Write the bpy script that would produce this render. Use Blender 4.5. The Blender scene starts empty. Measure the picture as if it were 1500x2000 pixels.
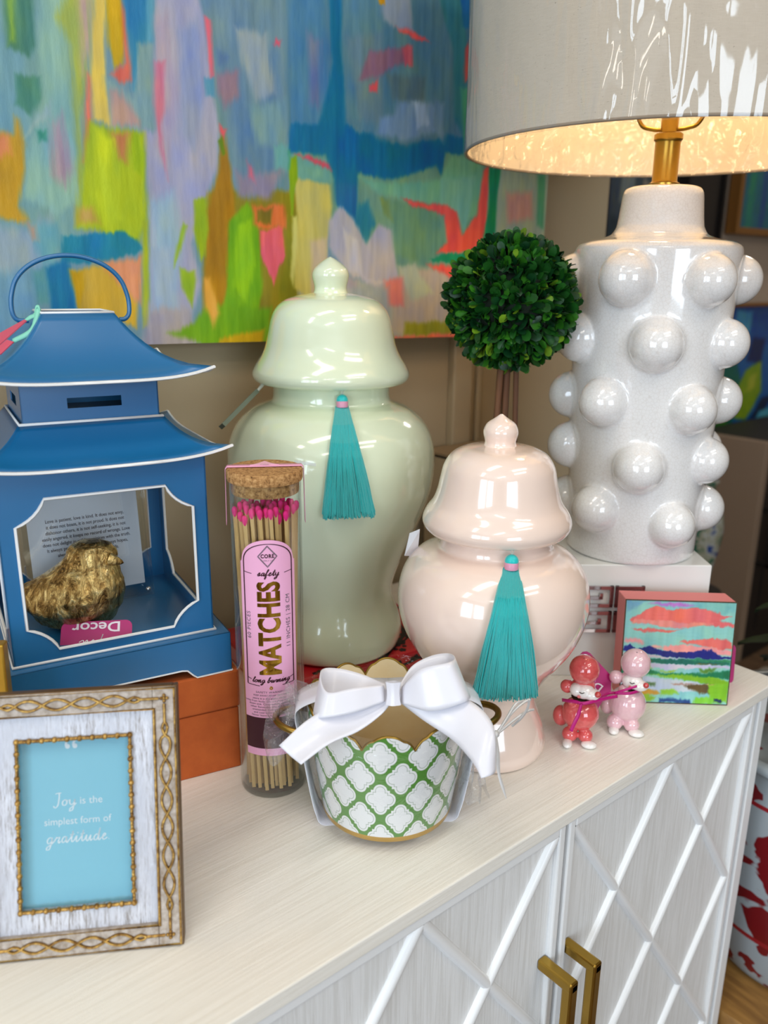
import bpy, math, random
import numpy as np
from math import sin, cos, pi, radians, sqrt, atan2
from mathutils import Vector, Matrix, noise as mnoise
random.seed(7)
D = bpy.data
SC = bpy.context.scene
COL = SC.collection

# ------------------------------------------------------------------ camera (table top is z = 0, floor z = -0.8)
F = 1600.0; CH = 0.455; PSI = radians(50.1); TH = radians(16.0); RO = radians(0.62)
CAM = Vector((0, 0, CH))
FWD = Vector((cos(PSI) * cos(TH), sin(PSI) * cos(TH), -sin(TH)))
_r = Vector((sin(PSI), -cos(PSI), 0)); _u = _r.cross(FWD)
RGT = _r * cos(RO) + _u * sin(RO); UPV = _u * cos(RO) - _r * sin(RO)
HD = Vector((cos(PSI), sin(PSI), 0)); RD = Vector((sin(PSI), -cos(PSI), 0)); EZ = Vector((0, 0, 1))
cd = D.cameras.new('camera'); cam = D.objects.new('camera', cd); COL.objects.link(cam); SC.camera = cam
M3 = Matrix((RGT, UPV, -FWD)).transposed()
cam.matrix_world = Matrix.Translation(CAM) @ M3.to_4x4()
cd.sensor_fit = 'VERTICAL'; cd.sensor_height = 36; cd.sensor_width = 27; cd.lens = F / 2000 * 36; cd.clip_start = 0.02
cd.dof.use_dof = True; cd.dof.focus_distance = 0.74; cd.dof.aperture_fstop = 5.2

# ------------------------------------------------------------------ world, exposure
w = D.worlds.new('world'); SC.world = w; w.use_nodes = True
w.node_tree.nodes['Background'].inputs[0].default_value = (0.80, 0.88, 1.0, 1)
w.node_tree.nodes['Background'].inputs[1].default_value = 1.0
SC.view_settings.view_transform = 'Standard'; SC.view_settings.look = 'None'
SC.view_settings.exposure = -0.72; SC.view_settings.gamma = 1.0; SC.view_settings.use_curve_mapping = False
SC.cycles.use_denoising = True; SC.cycles.max_bounces = 10; SC.cycles.transparent_max_bounces = 24
SC.cycles.sample_clamp_indirect = 6.0; SC.cycles.caustics_refractive = False; SC.cycles.caustics_reflective = False

def area(name, loc, target, sx, sy, power, col):
    l = D.lights.new(name, 'AREA'); l.shape = 'RECTANGLE'; l.size = sx; l.size_y = sy; l.energy = power; l.color = col
    o = D.objects.new(name, l); COL.objects.link(o); o.location = loc
    o.rotation_euler = (Vector(target) - Vector(loc)).to_track_quat('-Z', 'Y').to_euler()
    return o
# daylight through the shop windows behind and to the left of the camera (two panes), cool
for nm, cx, cy, hgt, pw in (('window_light', -2.96, -1.35, 1.5, 46), ('window_light', -2.96, -0.35, 1.5, 46)):
    area(nm, (cx, cy, 0.75), (cx + 1, cy, 0.75), 0.8, hgt, pw, (0.72, 0.86, 1.0))
area('window_light', (-1.0, -3.46, 0.75), (-1.0, 0, 0.75), 1.6, 1.5, 95, (0.74, 0.87, 1.0))
# ceiling troffers, warm white
for (x, y) in ((-1.3, -1.5), (0.7, -1.5), (-0.3, 0.15), (-1.9, 0.2), (0.8, -0.9), (3.4, 1.0)):
    area('ceiling_troffer', (x, y, 1.97), (x, y, 0), 1.1 if x < 2 else .6, 0.28, 15, (1.0, 0.93, 0.82))
# ------------------------------------------------------------------ helpers
def lin(c):
    c = c / 255.0
    return c / 12.92 if c <= 0.04045 else ((c + 0.055) / 1.055) ** 2.4
def rgb(r, g, b): return (lin(r), lin(g), lin(b), 1)

class N:
    """small node-tree writer"""
    def __init__(s, name):
        s.m = D.materials.new(name); s.m.use_nodes = True; s.t = s.m.node_tree; s.b = s.t.nodes['Principled BSDF']; s.out = s.t.nodes['Material Output']
    def n(s, typ, **kw):
        x = s.t.nodes.new(typ)
        for k, v in kw.items():
            if k.startswith('i_'): x.inputs[int(k[2:]) if k[2:].isdigit() else k[2:].replace('_', ' ')].default_value = v
            else: setattr(x, k, v)
        return x
    def l(s, a, b): s.t.links.new(a, b)
    def math(s, op, a, b=None, c=None):
        x = s.t.nodes.new('ShaderNodeMath'); x.operation = op
        for i, v in enumerate((a, b, c)):
            if v is None: continue
            if isinstance(v, (int, float)): x.inputs[i].default_value = v
            else: s.l(v, x.inputs[i])
        return x.outputs[0]
    def coord(s, kind='Object', scale=(1, 1, 1)):
        c = s.n('ShaderNodeTexCoord'); mp = s.n('ShaderNodeMapping'); mp.inputs['Scale'].default_value = scale
        s.l(c.outputs[kind], mp.inputs[0]); return mp.outputs[0]
    def noise(s, co, scale, detail=4, rough=.5, dist=0):
        x = s.n('ShaderNodeTexNoise'); x.inputs['Scale'].default_value = scale; x.inputs['Detail'].default_value = detail
        x.inputs['Roughness'].default_value = rough; x.inputs['Distortion'].default_value = dist; s.l(co, x.inputs['Vector']); return x.outputs[0]
    def ramp(s, f, stops):
        x = s.n('ShaderNodeValToRGB'); e = x.color_ramp.elements
        while len(e) < len(stops): e.new(0.5)
        for k, (p, c) in enumerate(stops): e[k].position = p; e[k].color = c
        s.l(f, x.inputs[0]); return x.outputs[0]
    def mix(s, f, a, b, mode='MIX'):
        x = s.n('ShaderNodeMix', data_type='RGBA', blend_type=mode)
        for sock, v in ((x.inputs[0], f), (x.inputs[6], a), (x.inputs[7], b)):
            if hasattr(v, 'is_output') or hasattr(v, 'links'): s.l(v, sock)
            else: sock.default_value = v
        return x.outputs[2]
    def bump(s, h, strength=.2, dist=.001):
        x = s.n('ShaderNodeBump'); x.inputs['Strength'].default_value = strength; x.inputs['Distance'].default_value = dist
        s.l(h, x.inputs['Height']); s.l(x.outputs[0], s.b.inputs['Normal']); return x.outputs[0]

def mat(name, col, rough=.5, metal=0, coat=0, bump=None, var=None, spec=None, trans=0, sub=0):
    m = N(name); b = m.b
    b.inputs['Base Color'].default_value = rgb(*col); b.inputs['Roughness'].default_value = rough; b.inputs['Metallic'].default_value = metal
    b.inputs['Coat Weight'].default_value = coat; b.inputs['Coat Roughness'].default_value = .04
    if spec is not None: b.inputs['Specular IOR Level'].default_value = spec
    if sub: b.inputs['Subsurface Weight'].default_value = sub; b.inputs['Subsurface Scale'].default_value = .01
    co = m.coord()
    if var:   # (scale, colour2, stretch)
        f = m.noise(m.coord(scale=var[2] if len(var) > 2 else (1, 1, 1)), var[0], 5, .6)
        f = m.ramp(f, [(.35, (0, 0, 0, 1)), (.65, (1, 1, 1, 1))])
        m.l(m.mix(f, rgb(*col), rgb(*var[1])), b.inputs['Base Color'])
    if bump:  # (scale, strength, dist, stretch)
        h = m.noise(m.coord(scale=bump[3] if len(bump) > 3 else (1, 1, 1)), bump[0], 4, .6); m.bump(h, bump[1], bump[2])
    return m.m

def film(name, tint=(1, 1, 1), glossy=.25, rough=.03, bump=None, haze=0.0):
    """thin clear sheet: mostly see-through, fresnel gloss"""
    m = N(name); t = m.t; t.nodes.remove(m.b)
    tr = m.n('ShaderNodeBsdfTransparent'); tr.inputs[0].default_value = (*tint, 1)
    gl = m.n('ShaderNodeBsdfGlossy'); gl.inputs['Roughness'].default_value = rough
    fr = m.n('ShaderNodeLayerWeight'); fr.inputs[0].default_value = .5
    fc = m.math('MULTIPLY_ADD', m.math('POWER', fr.outputs[1], 4.0), glossy * 2.2, .045 + glossy * .12)
    mx = m.n('ShaderNodeMixShader'); m.l(fc, mx.inputs[0]); m.l(tr.outputs[0], mx.inputs[1]); m.l(gl.outputs[0], mx.inputs[2])
    if bump:
        bp = m.n('ShaderNodeBump'); bp.inputs['Strength'].default_value = bump[1]; bp.inputs['Distance'].default_value = bump[2]
        m.l(m.noise(m.coord(scale=bump[3] if len(bump) > 3 else (1, 1, 1)), bump[0], 3, .6, 1.0), bp.inputs['Height'])
        m.l(bp.outputs[0], gl.inputs['Normal']); m.l(bp.outputs[0], fr.inputs['Normal'])
    last = mx
    if haze:
        df = m.n('ShaderNodeBsdfDiffuse'); df.inputs[0].default_value = (.9, .92, .95, 1)
        m2 = m.n('ShaderNodeMixShader'); m2.inputs[0].default_value = haze; m.l(mx.outputs[0], m2.inputs[1]); m.l(df.outputs[0], m2.inputs[2]); last = m2
    m.l(last.outputs[0], m.out.inputs[0]); return m.m

class MB:
    def __init__(s): s.v = []; s.f = []; s.mi = []; s.cur = 0
    def add(s, vs, fs):
        k = len(s.v); s.v += [tuple(v) for v in vs]; s.f += [tuple(i + k for i in f) for f in fs]; s.mi += [s.cur] * len(fs); return s
    def box(s, x0, x1, y0, y1, z0, z1, mx=None):
        vs = [Vector((x, y, z)) for z in (z0, z1) for y in (y0, y1) for x in (x0, x1)]
        if mx is not None: vs = [mx @ v for v in vs]
        return s.add(vs, [(0, 2, 3, 1), (4, 5, 7, 6), (0, 1, 5, 4), (2, 6, 7, 3), (0, 4, 6, 2), (1, 3, 7, 5)])
    def lathe(s, prof, seg=64, mx=None, sx=1, sy=1):
        n = len(prof); vs = []; fs = []
        for r, z in prof:
            for k in range(seg):
                a = 2 * pi * k / seg; vs.append(Vector((r * cos(a) * sx, r * sin(a) * sy, z)))
        for i in range(n - 1):
            for k in range(seg):
                a = i * seg + k; b = i * seg + (k + 1) % seg; fs.append((a, b, b + seg, a + seg))
        if prof[0][0] > 1e-5: fs.append(tuple(reversed(range(seg))))
        if prof[-1][0] > 1e-5: fs.append(tuple(range((n - 1) * seg, n * seg)))
        if mx is not None: vs = [mx @ v for v in vs]
        return s.add(vs, fs)
    def tube(s, pts, r, seg=8, closed=False, mx=None):
        pts = [Vector(p) for p in pts]; n = len(pts)
        rr = r if isinstance(r, (list, tuple)) else [r] * n
        vs = []; fs = []; up = None
        for i, p in enumerate(pts):
            a = pts[(i - 1) % n] if (closed or i) else p; b = pts[(i + 1) % n] if (closed or i < n - 1) else p
            t = (b - a).normalized() if (b - a).length > 1e-9 else Vector((0, 0, 1))
            if up is None:
                up = Vector((0, 0, 1)) if abs(t.z) < .9 else Vector((1, 0, 0))
            u = (up - t * up.dot(t)).normalized(); v = t.cross(u); up = u
            for k in range(seg):
                q = 2 * pi * k / seg; vs.append(p + (u * cos(q) + v * sin(q)) * rr[i])
        m = n if closed else n - 1
        for i in range(m):
            for k in range(seg):
                a = i * seg + k; b = i * seg + (k + 1) % seg; c = ((i + 1) % n) * seg
                fs.append((a, b, c + (k + 1) % seg, c + k))
        if not closed: fs += [tuple(reversed(range(seg))), tuple(range((n - 1) * seg, n * seg))]
        if mx is not None: vs = [mx @ v for v in vs]
        return s.add(vs, fs)
    def ball(s, c, r, seg=24, rings=16, sc=(1, 1, 1), mx=None):
        prof = [(0 if k in (0, rings) else r * sin(pi * k / rings), -r * cos(pi * k / rings)) for k in range(rings + 1)]
        m = Matrix.Translation(c) @ (mx if mx is not None else Matrix()) @ Matrix.Diagonal((*sc, 1))
        return s.lathe(prof, seg, m)
    def grid(s, fn, nu, nv, closeu=False):
        vs = [fn(i / (nu if closeu else nu - 1), j / (nv - 1)) for j in range(nv) for i in range(nu)]
        fs = []
        for j in range(nv - 1):
            for i in range(nu if closeu else nu - 1):
                a = j * nu + i; b = j * nu + (i + 1) % nu; fs.append((a, b, b + nu, a + nu))
        return s.add(vs, fs)
    def prism(s, poly, z0, z1, mx=None):
        n = len(poly); vs = [Vector((x, y, z0)) for x, y in poly] + [Vector((x, y, z1)) for x, y in poly]
        if mx is not None: vs = [mx @ v for v in vs]
        return s.add(vs, [tuple(reversed(range(n))), tuple(range(n, 2 * n))] + [(i, (i + 1) % n, (i + 1) % n + n, i + n) for i in range(n)])
    def build(s, name, mats, parent=None, smooth=40, bevel=0, solid=0, mx=None, subd=0):
        me = D.meshes.new(name); me.from_pydata([tuple(v) for v in s.v], [], s.f)
        if not isinstance(mats, (list, tuple)): mats = [mats]
        for m in mats: me.materials.append(m)
        me.polygons.foreach_set('material_index', s.mi)
        if smooth:
            me.polygons.foreach_set('use_smooth', [True] * len(me.polygons)); me.set_sharp_from_angle(angle=radians(smooth))
        me.validate(); me.update()
        o = D.objects.new(name, me); COL.objects.link(o)
        if parent is not None: o.parent = parent
        if mx is not None: o.matrix_local = mx
        if solid:
            x = o.modifiers.new('solid', 'SOLIDIFY'); x.thickness = solid; x.offset = 0
        if bevel:
            x = o.modifiers.new('bevel', 'BEVEL'); x.width = bevel; x.segments = 2; x.limit_method = 'ANGLE'; x.angle_limit = radians(40)
        if subd:
            x = o.modifiers.new('sub', 'SUBSURF'); x.levels = subd; x.render_levels = subd
        return o

def thing(name, label, cat, loc=(0, 0, 0), rotz=0, group=None, mx=None):
    o = D.objects.new(name, None); COL.objects.link(o); o.empty_display_size = .02
    if mx is not None: o.matrix_world = mx
    else: o.location = loc; o.rotation_euler = (0, 0, rotz)
    return tag(o, label, cat, group)
def tag(o, label, cat, group=None):
    o['label'] = label; o['category'] = cat
    if group: o['group'] = group
    return o
def struct(o): o['kind'] = 'structure'; return o
def frame_mx(o, ex, ey, ez):
    m = Matrix((ex, ey, ez)).transposed().to_4x4(); m.translation = o; return m
def face(x, y): return atan2(-x, y)     # rotation that turns local -Y towards the viewer's side
def catmull(pts, k=6, closed=False):
    pts = [Vector(p) for p in pts]; n = len(pts); out = []
    rng = range(n if closed else n - 1)
    for i in rng:
        p0 = pts[(i - 1) % n] if (closed or i) else pts[0] * 2 - pts[1]
        p1 = pts[i]; p2 = pts[(i + 1) % n]
        p3 = pts[(i + 2) % n] if (closed or i + 2 < n) else pts[-1] * 2 - pts[-2]
        for j in range(k):
            t = j / k; out.append(.5 * ((2 * p1) + (p2 - p0) * t + (2 * p0 - 5 * p1 + 4 * p2 - p3) * t * t + (3 * p1 - p0 - 3 * p2 + p3) * t ** 3))
    if not closed: out.append(pts[-1])
    return out
def smooth_prof(prof, k=5): return [(max(0, p.x), p.y) for p in catmull([Vector((r, z, 0)) for r, z in prof], k)]

# writing ------------------------------------------------------------
def text_geo(body, size, xs=1.0, bold=0.0, shear=0.0, align='CENTER', spacing=1.0, line=1.0):
    c = D.curves.new('t', 'FONT'); c.body = body; c.size = size; c.offset = bold; c.shear = shear; c.align_x = align
    c.space_character = spacing; c.space_line = line; c.resolution_u = 3
    o = D.objects.new('t', c); COL.objects.link(o); bpy.context.view_layer.update()
    dg = bpy.context.evaluated_depsgraph_get(); me = D.meshes.new_from_object(o.evaluated_get(dg))
    vs = [Vector((v.co.x * xs, v.co.y, 0)) for v in me.vertices]; fs = [tuple(p.vertices) for p in me.polygons]
    D.objects.remove(o); D.meshes.remove(me); D.curves.remove(c); return vs, fs
def slice_geo(vs, fs, step):
    """cut the letters into vertical strips so that they can follow a curved surface"""
    import bmesh
    bm = bmesh.new(); bv = [bm.verts.new(v) for v in vs]
    for f in fs:
        try: bm.faces.new([bv[i] for i in f])
        except ValueError: pass
    xs = [v.x for v in vs]; x = min(xs) + step
    while x < max(xs):
        bmesh.ops.bisect_plane(bm, geom=bm.verts[:] + bm.edges[:] + bm.faces[:], plane_co=(x, 0, 0), plane_no=(1, 0, 0)); x += step
    bm.verts.index_update(); out = [v.co.copy() for v in bm.verts], [tuple(v.index for v in f.verts) for f in bm.faces]
    bm.free(); return out
def strokes_geo(lines, wd, k=5):
    """flat pen strokes: lines = list of point lists (x, y)"""
    vs = []; fs = []
    for L in lines:
        p = catmull([Vector((a, b, 0)) for a, b in L], k) if len(L) > 2 else [Vector((a, b, 0)) for a, b in L]
        b0 = len(vs)
        for i, q in enumerate(p):
            t = p[min(i + 1, len(p) - 1)] - p[max(i - 1, 0)]
            t = t.normalized() if t.length > 1e-9 else Vector((1, 0, 0)); nn = Vector((-t.y, t.x, 0)) * wd * (.5 + .45 * abs(t.y))
            vs += [q + nn, q - nn]
        for i in range(len(p) - 1):
            a = b0 + 2 * i; fs.append((a, a + 1, a + 3, a + 2))
    return vs, fs
# pen letters on a unit grid: x-height 1, each (advance, strokes)
PEN = {
 'J': (1.3, [[(.2, 2.0), (.75, 2.15), (1.15, 2.1)], [(.8, 2.1), (.85, 1.2), (.75, .1), (.35, -.3), (.05, .05)]]),
 'o': (1.15, [[(.55, .95), (.2, .7), (.2, .2), (.5, 0), (.85, .3), (.8, .8), (.55, .95), (.75, .8), (1.15, .85)]]),
 'y': (1.25, [[(.15, .95), (.2, .35), (.5, .05), (.85, .4), (.95, .95)], [(.95, .95), (.9, 0), (.75, -.75), (.35, -1.0), (.3, -.6), (.75, -.25), (1.25, .3)]]),
 'g': (1.25, [[(.9, .85), (.5, .95), (.2, .5), (.4, .05), (.8, .3), (.9, .85)], [(.92, .9), (.85, 0), (.65, -.8), (.25, -.9), (.3, -.5), (.8, -.15), (1.25, .35)]]),
 'r': (.95, [[(0, .3), (.3, .95), (.35, .8), (.75, .9), (.6, .3), (.75, .02), (.95, .3)]]),
 'a': (1.2, [[(.85, .85), (.5, .95), (.2, .5), (.35, .05), (.75, .35), (.85, .9), (.85, .3), (1.0, .02), (1.2, .3)]]),
 't': (.85, [[(0, .3), (.4, 1.0), (.5, 1.75), (.42, .5), (.55, .05), (.85, .3)], [(.1, 1.15), (.8, 1.25)]]),
 'i': (.7, [[(0, .3), (.3, .95), (.3, .2), (.45, .02), (.7, .3)], [(.36, 1.35), (.42, 1.45)]]),
 'u': (1.2, [[(0, .3), (.25, .95), (.25, .25), (.5, .03), (.85, .9), (.85, .25), (1.0, .02), (1.2, .3)]]),
 'd': (1.25, [[(.85, .8), (.5, .95), (.2, .5), (.35, .05), (.75, .35), (.95, 1.9), (.88, .3), (1.05, .02), (1.25, .3)]]),
 'e': (1.0, [[(0, .3), (.5, .6), (.65, .85), (.45, .98), (.25, .5), (.45, .03), (1.0, .35)]]),
 's': (.9, [[(0, .3), (.45, 1.0), (.55, .4), (.35, .02), (.15, .15), (.5, .05), (.9, .3)]]),
 'f': (.85, [[(0, .3), (.5, 1.4), (.55, 1.9), (.35, 1.5), (.25, -.8), (.45, -.5), (.4, .2), (.85, .3)]]),
 'l': (.7, [[(0, .3), (.45, 1.4), (.45, 1.9), (.25, 1.5), (.25, .2), (.45, .02), (.7, .3)]]),
 'n': (1.2, [[(0, .3), (.2, .95), (.2, .02), (.5, .9), (.75, .9), (.75, .2), (.95, .02), (1.2, .3)]]),
 'b': (1.05, [[(0, .3), (.4, 1.4), (.4, 1.9), (.2, 1.5), (.2, .1), (.5, .02), (.75, .5), (.5, .85), (1.05, .6)]]),
 'M': (1.9, [[(.1, 0), (.3, 1.2), (.5, 1.9), (.6, .8), (.7, .2), (1.0, 1.3), (1.15, 1.8), (1.2, .8), (1.4, .05), (1.9, .3)]]),
 'p': (1.05, [[(0, .3), (.25, .95), (.2, -.9), (.3, .7), (.65, .9), (.7, .3), (.4, .05), (1.05, .3)]]),
 '.': (.5, [[(.2, .05), (.28, .12)]]), ' ': (.7, [])}
def pen_word(wd, size, pen, slant=.25):
    x = 0; lines = []
    for ch in wd:
        ad, st = PEN[ch]
        for L in st: lines.append([((x + a + slant * b) * size, b * size) for a, b in L])
        x += ad
    wtot = x * size; lines = [[(a - wtot / 2, b) for a, b in L] for L in lines]
    return strokes_geo(lines, pen)
def put(geo, fn, name, m, parent, mb=None):
    vs, fs = geo; b = mb or MB(); b.add([fn(v) for v in vs], fs)
    return b if mb else b.build(name, m, parent, smooth=0)
def rot90(geo): return [Vector((-v.y, v.x, 0)) for v in geo[0]], geo[1]
def moved(geo, dx, dy): return [v + Vector((dx, dy, 0)) for v in geo[0]], geo[1]

# pixels of the photo -> points on planes that exist in the room
def ray(px, py): return FWD + RGT * ((px - 750) / F) - UPV * ((py - 1000) / F)
def on_z(px, py, z=0.0):
    d = ray(px, py); return CAM + d * ((z - CH) / d.z)
def on_y(px, py, y):
    d = ray(px, py); return CAM + d * (y / d.y)
def at_depth(px, py, dep): return CAM + ray(px, py) * dep
def proj(p):
    v = Vector(p) - CAM; q = v.dot(FWD); return (750 + F * v.dot(RGT) / q, 1000 - F * v.dot(UPV) / q, q)
# ------------------------------------------------------------------ materials
def painted_wall(name, col):
    m = N(name); co = m.coord(); f = m.noise(co, 2.5, 3)
    m.l(m.mix(f, rgb(*col), rgb(*[min(255, c * 1.05) for c in col])), m.b.inputs['Base Color']); m.b.inputs['Roughness'].default_value = .75
    m.bump(m.noise(co, 220, 3), .12, .0006); return m.m
WALL = painted_wall('beige_wall_paint', (168, 152, 124))
WALL2 = painted_wall('taupe_wall_paint', (176, 158, 140))
CEIL = painted_wall('ceiling_white', (225, 222, 215))
TRIM = mat('trim_paint', (176, 160, 132), .5)
def grain(name, col, col2, scale=(3, 130, 130), rough=.45):
    m = N(name); co = m.coord(scale=scale); f = m.noise(co, 3.0, 6, .65, .6)
    m.l(m.mix(m.ramp(f, [(.42, (0, 0, 0, 1)), (.62, (1, 1, 1, 1))]), rgb(*col), rgb(*col2)), m.b.inputs['Base Color'])
    m.b.inputs['Roughness'].default_value = rough; m.bump(f, .35, .0012); return m.m
WHITEWOOD = grain('white_brushed_wood', (246, 242, 234), (238, 233, 223))
WHITEWOODV = grain('white_brushed_wood_upright', (236, 236, 236), (222, 221, 219), (130, 130, 4))
WHITEPAINT = mat('white_satin_paint', (240, 241, 242), .4, coat=.2)
BRASS = mat('brushed_brass', (176, 140, 62), .28, 1, bump=(300, .1, .0003, (1, 1, .05)))
BLUE = mat('blue_enamel', (20, 104, 158), .36, 0, coat=.75, bump=(45, .06, .001))
BLUE.node_tree.nodes['Principled BSDF'].inputs['Coat Roughness'].default_value = .28
WHITE_EDGE = mat('white_enamel_edge', (238, 238, 238), .4)
ORANGE = mat('orange_suede', (190, 92, 34), .9, var=(30, (172, 78, 26)), bump=(350, .25, .0005))
CER_G = mat('celadon_ceramic', (224, 233, 204), .16, coat=1.0, bump=(9, .05, .002))
CER_P = mat('blush_ceramic', (242, 219, 206), .16, coat=1.0, bump=(9, .05, .002))
def crackle():
    m = N('white_crackle_glaze'); m.b.inputs['Base Color'].default_value = rgb(226, 224, 224); m.b.inputs['Roughness'].default_value = .14
    m.b.inputs['Coat Weight'].default_value = 1
    v = m.n('ShaderNodeTexVoronoi', feature='DISTANCE_TO_EDGE'); v.inputs['Scale'].default_value = 260; m.l(m.coord(), v.inputs['Vector'])
    r = m.ramp(v.outputs[0], [(0, (0, 0, 0, 1)), (.08, (1, 1, 1, 1))])
    m.l(m.mix(r, rgb(224, 221, 219), rgb(236, 235, 235)), m.b.inputs['Base Color']); m.bump(r, .02, .0002); return m.m
CRACKLE = crackle()
GLASS = film('clear_glass', (.97, .985, .98), .22, .01)
ACRYL = film('clear_acrylic', (.93, .95, .96), .25, .02)
TEAL = mat('teal_silk', (0, 192, 192), .38, bump=(900, .3, .0004, (1, 1, .04)))
TEAL.node_tree.nodes['Principled BSDF'].inputs['Sheen Weight'].default_value = .5
PINKBAND = mat('pink_thread', (216, 150, 176), .4)
MAGENTA = mat('magenta_card', (176, 16, 108), .45)
MAGRIB = mat('magenta_ribbon', (190, 14, 120), .4)
TAGPRINT = mat('tag_print_white', (235, 225, 235), .5)
STRING = mat('cotton_string', (205, 205, 195), .8)
def cork():
    m = N('cork'); co = m.coord(); f = m.noise(co, 330, 5, .7)
    m.l(m.ramp(f, [(.3, rgb(78, 46, 20)), (.46, rgb(168, 122, 72)), (.62, rgb(202, 158, 104)), (.75, rgb(222, 184, 130))]), m.b.inputs['Base Color'])
    m.b.inputs['Roughness'].default_value = .9; m.bump(f, .6, .001); return m.m
CORK = cork()
MATCHWOOD = mat('aspen_match_wood', (226, 190, 130), .7, var=(60, (206, 166, 104), (8, 8, .4)))
MATCHPINK = mat('hot_pink_match_head', (250, 30, 140), .75, bump=(900, .3, .0004))
LABEL = mat('lilac_pink_label', (236, 172, 208), .5)
FOIL = mat('gold_foil', (205, 160, 60), .16, 1)
INK = mat('dark_maroon_ink', (60, 14, 30), .5)
GREYPRINT = mat('small_print_ink', (90, 84, 92), .7)
PAPER = mat('white_card', (236, 236, 240), .6)
SATIN = mat('white_satin', (228, 228, 238), .32, coat=.15, bump=(60, .08, .001))
SATIN.node_tree.nodes['Principled BSDF'].inputs['Sheen Weight'].default_value = .3
CELLO = film('cellophane', (.99, .99, 1), .22, .04, bump=(55, .7, .004), haze=.0)
CRUMPLE = film('crumpled_cellophane', (.97, .97, .98), .35, .05, bump=(160, 1.0, .004), haze=.10)
CREAMGOLD = mat('cream_gold_glaze', (250, 234, 196), .35, coat=.5, var=(14, (242, 216, 164)))
PAINTGOLD = mat('painted_gold_rim', (150, 118, 48), .32, .75)
DARKROOM = mat('dark_brown_wood', (26, 19, 16), .6)
BLACK = mat('black_lacquer', (16, 16, 18), .35)
CLEARFOOT = mat('frosted_bun_foot', (214, 206, 186), .25, coat=.5)
# ------------------------------------------------------------------ room shell
def slab(name, x0, x1, y0, y1, z0, z1, m):
    return struct(MB().box(x0, x1, y0, y1, z0, z1).build(name, m, smooth=0))
FLOORM = grain('dark_plank_floor', (108, 84, 62), (84, 62, 44), (14, 1.5, 1), .45)
slab('floor', -3.1, 4.7, -3.6, 1.6, -.86, -.80, FLOORM)
slab('ceiling', -3.1, 4.7, -3.6, 1.6, 2.0, 2.06, CEIL)
slab('wall_back', -3.1, 1.27, .92, 1.02, -.80, 2.0, WALL)
slab('wall_back', 1.17, 1.27, 1.02, 1.5, -.80, 2.0, WALL)
slab('wall_back', 1.17, 4.7, 1.5, 1.6, -.80, 2.0, WALL2)
slab('wall_right', 4.6, 4.7, -3.6, 1.5, -.80, 2.0, WALL2)
# left wall with the window opening, and the shop-front wall behind the camera with two
slab('wall_left', -3.1, -3.0, -3.6, -1.85, -.80, 2.0, WALL); slab('wall_left', -3.1, -3.0, .15, .92, -.80, 2.0, WALL)
slab('wall_left', -3.1, -3.0, -1.85, .15, -.80, -.05, WALL); slab('wall_left', -3.1, -3.0, -1.85, .15, 1.55, 2.0, WALL)
for a, b in ((-3.0, -1.9), (-.1, 4.6)): slab('wall_front', a, b, -3.6, -3.5, -.80, 2.0, WALL)
for a, b in ((-1.9, -.1),):
    slab('wall_front', a, b, -3.6, -3.5, -.80, -.05, WALL); slab('wall_front', a, b, -3.6, -3.5, 1.55, 2.0, WALL)
mb = MB()
for y in (-1.85, -.88, .09): mb.box(-3.07, -3.01, y, y + .06, -.05, 1.55)
mb.box(-3.07, -3.01, -1.85, .15, -.05, .0).box(-3.07, -3.01, -1.85, .15, 1.5, 1.55); struct(mb.build('window_1', WHITEPAINT))
for k, (a, b) in enumerate(((-1.9, -.1),)):
    mb = MB()
    for x in (a, (a + b) / 2 - .03, b - .06): mb.box(x, x + .06, -3.57, -3.51, -.05, 1.55)
    mb.box(a, b, -3.57, -3.51, -.05, .0).box(a, b, -3.57, -3.51, 1.5, 1.55); struct(mb.build('window_%d' % (k + 2), WHITEPAINT))
struct(MB().box(.895, .935, .905, .921, -.8, 2.0).box(.955, .965, .912, .921, -.8, 2.0).build('trim_1', TRIM, bevel=.003))
struct(MB().box(.325, .335, .914, .921, -.8, 2.0).build('trim_2', TRIM, bevel=.003))
struct(MB().box(-3.0, .93, .905, .92, -.8, -.7).build('baseboard_back', WHITEPAINT, bevel=.003))

# ------------------------------------------------------------------ sideboard
CAB = thing('sideboard', 'long white wooden sideboard with diamond lattice doors under the whole display', 'sideboard', (0, 0, -.8))
CZ = Matrix.Translation((0, 0, .8))
XL, XR, YF, YB = -.51, .927, .374, .90
MB().box(XL, XR, YF, YB, -.0145, 0, CZ).build('top_panel', WHITEWOOD, CAB, smooth=0, bevel=.0012)
mb = MB().box(XL + .004, XR - .016, .396, YB - .002, -.70, -.0145, CZ); mb.build('carcass', WHITEPAINT, CAB, smooth=0)
mb = MB().box(XR - .034, XR - .0165, .3765, .397, -.70, -.0145, CZ).box(XL + .004, XL + .02, .3765, .397, -.70, -.0145, CZ)
mb.box(XL + .02, XR - .034, .3765, .397, -.70, -.685, CZ); mb.build('front_frame', WHITEPAINT, CAB, smooth=0, bevel=.001)
for x in (XL + .05, XR - .09):
    for y in (.41, YB - .06): MB().prism([(x - .02, y - .02), (x + .02, y - .02), (x + .02, y + .02), (x - .02, y + .02)], 0, .1).build('leg', WHITEPAINT, CAB, smooth=0, bevel=.002)
HP, HV = .0840, .1135
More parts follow.
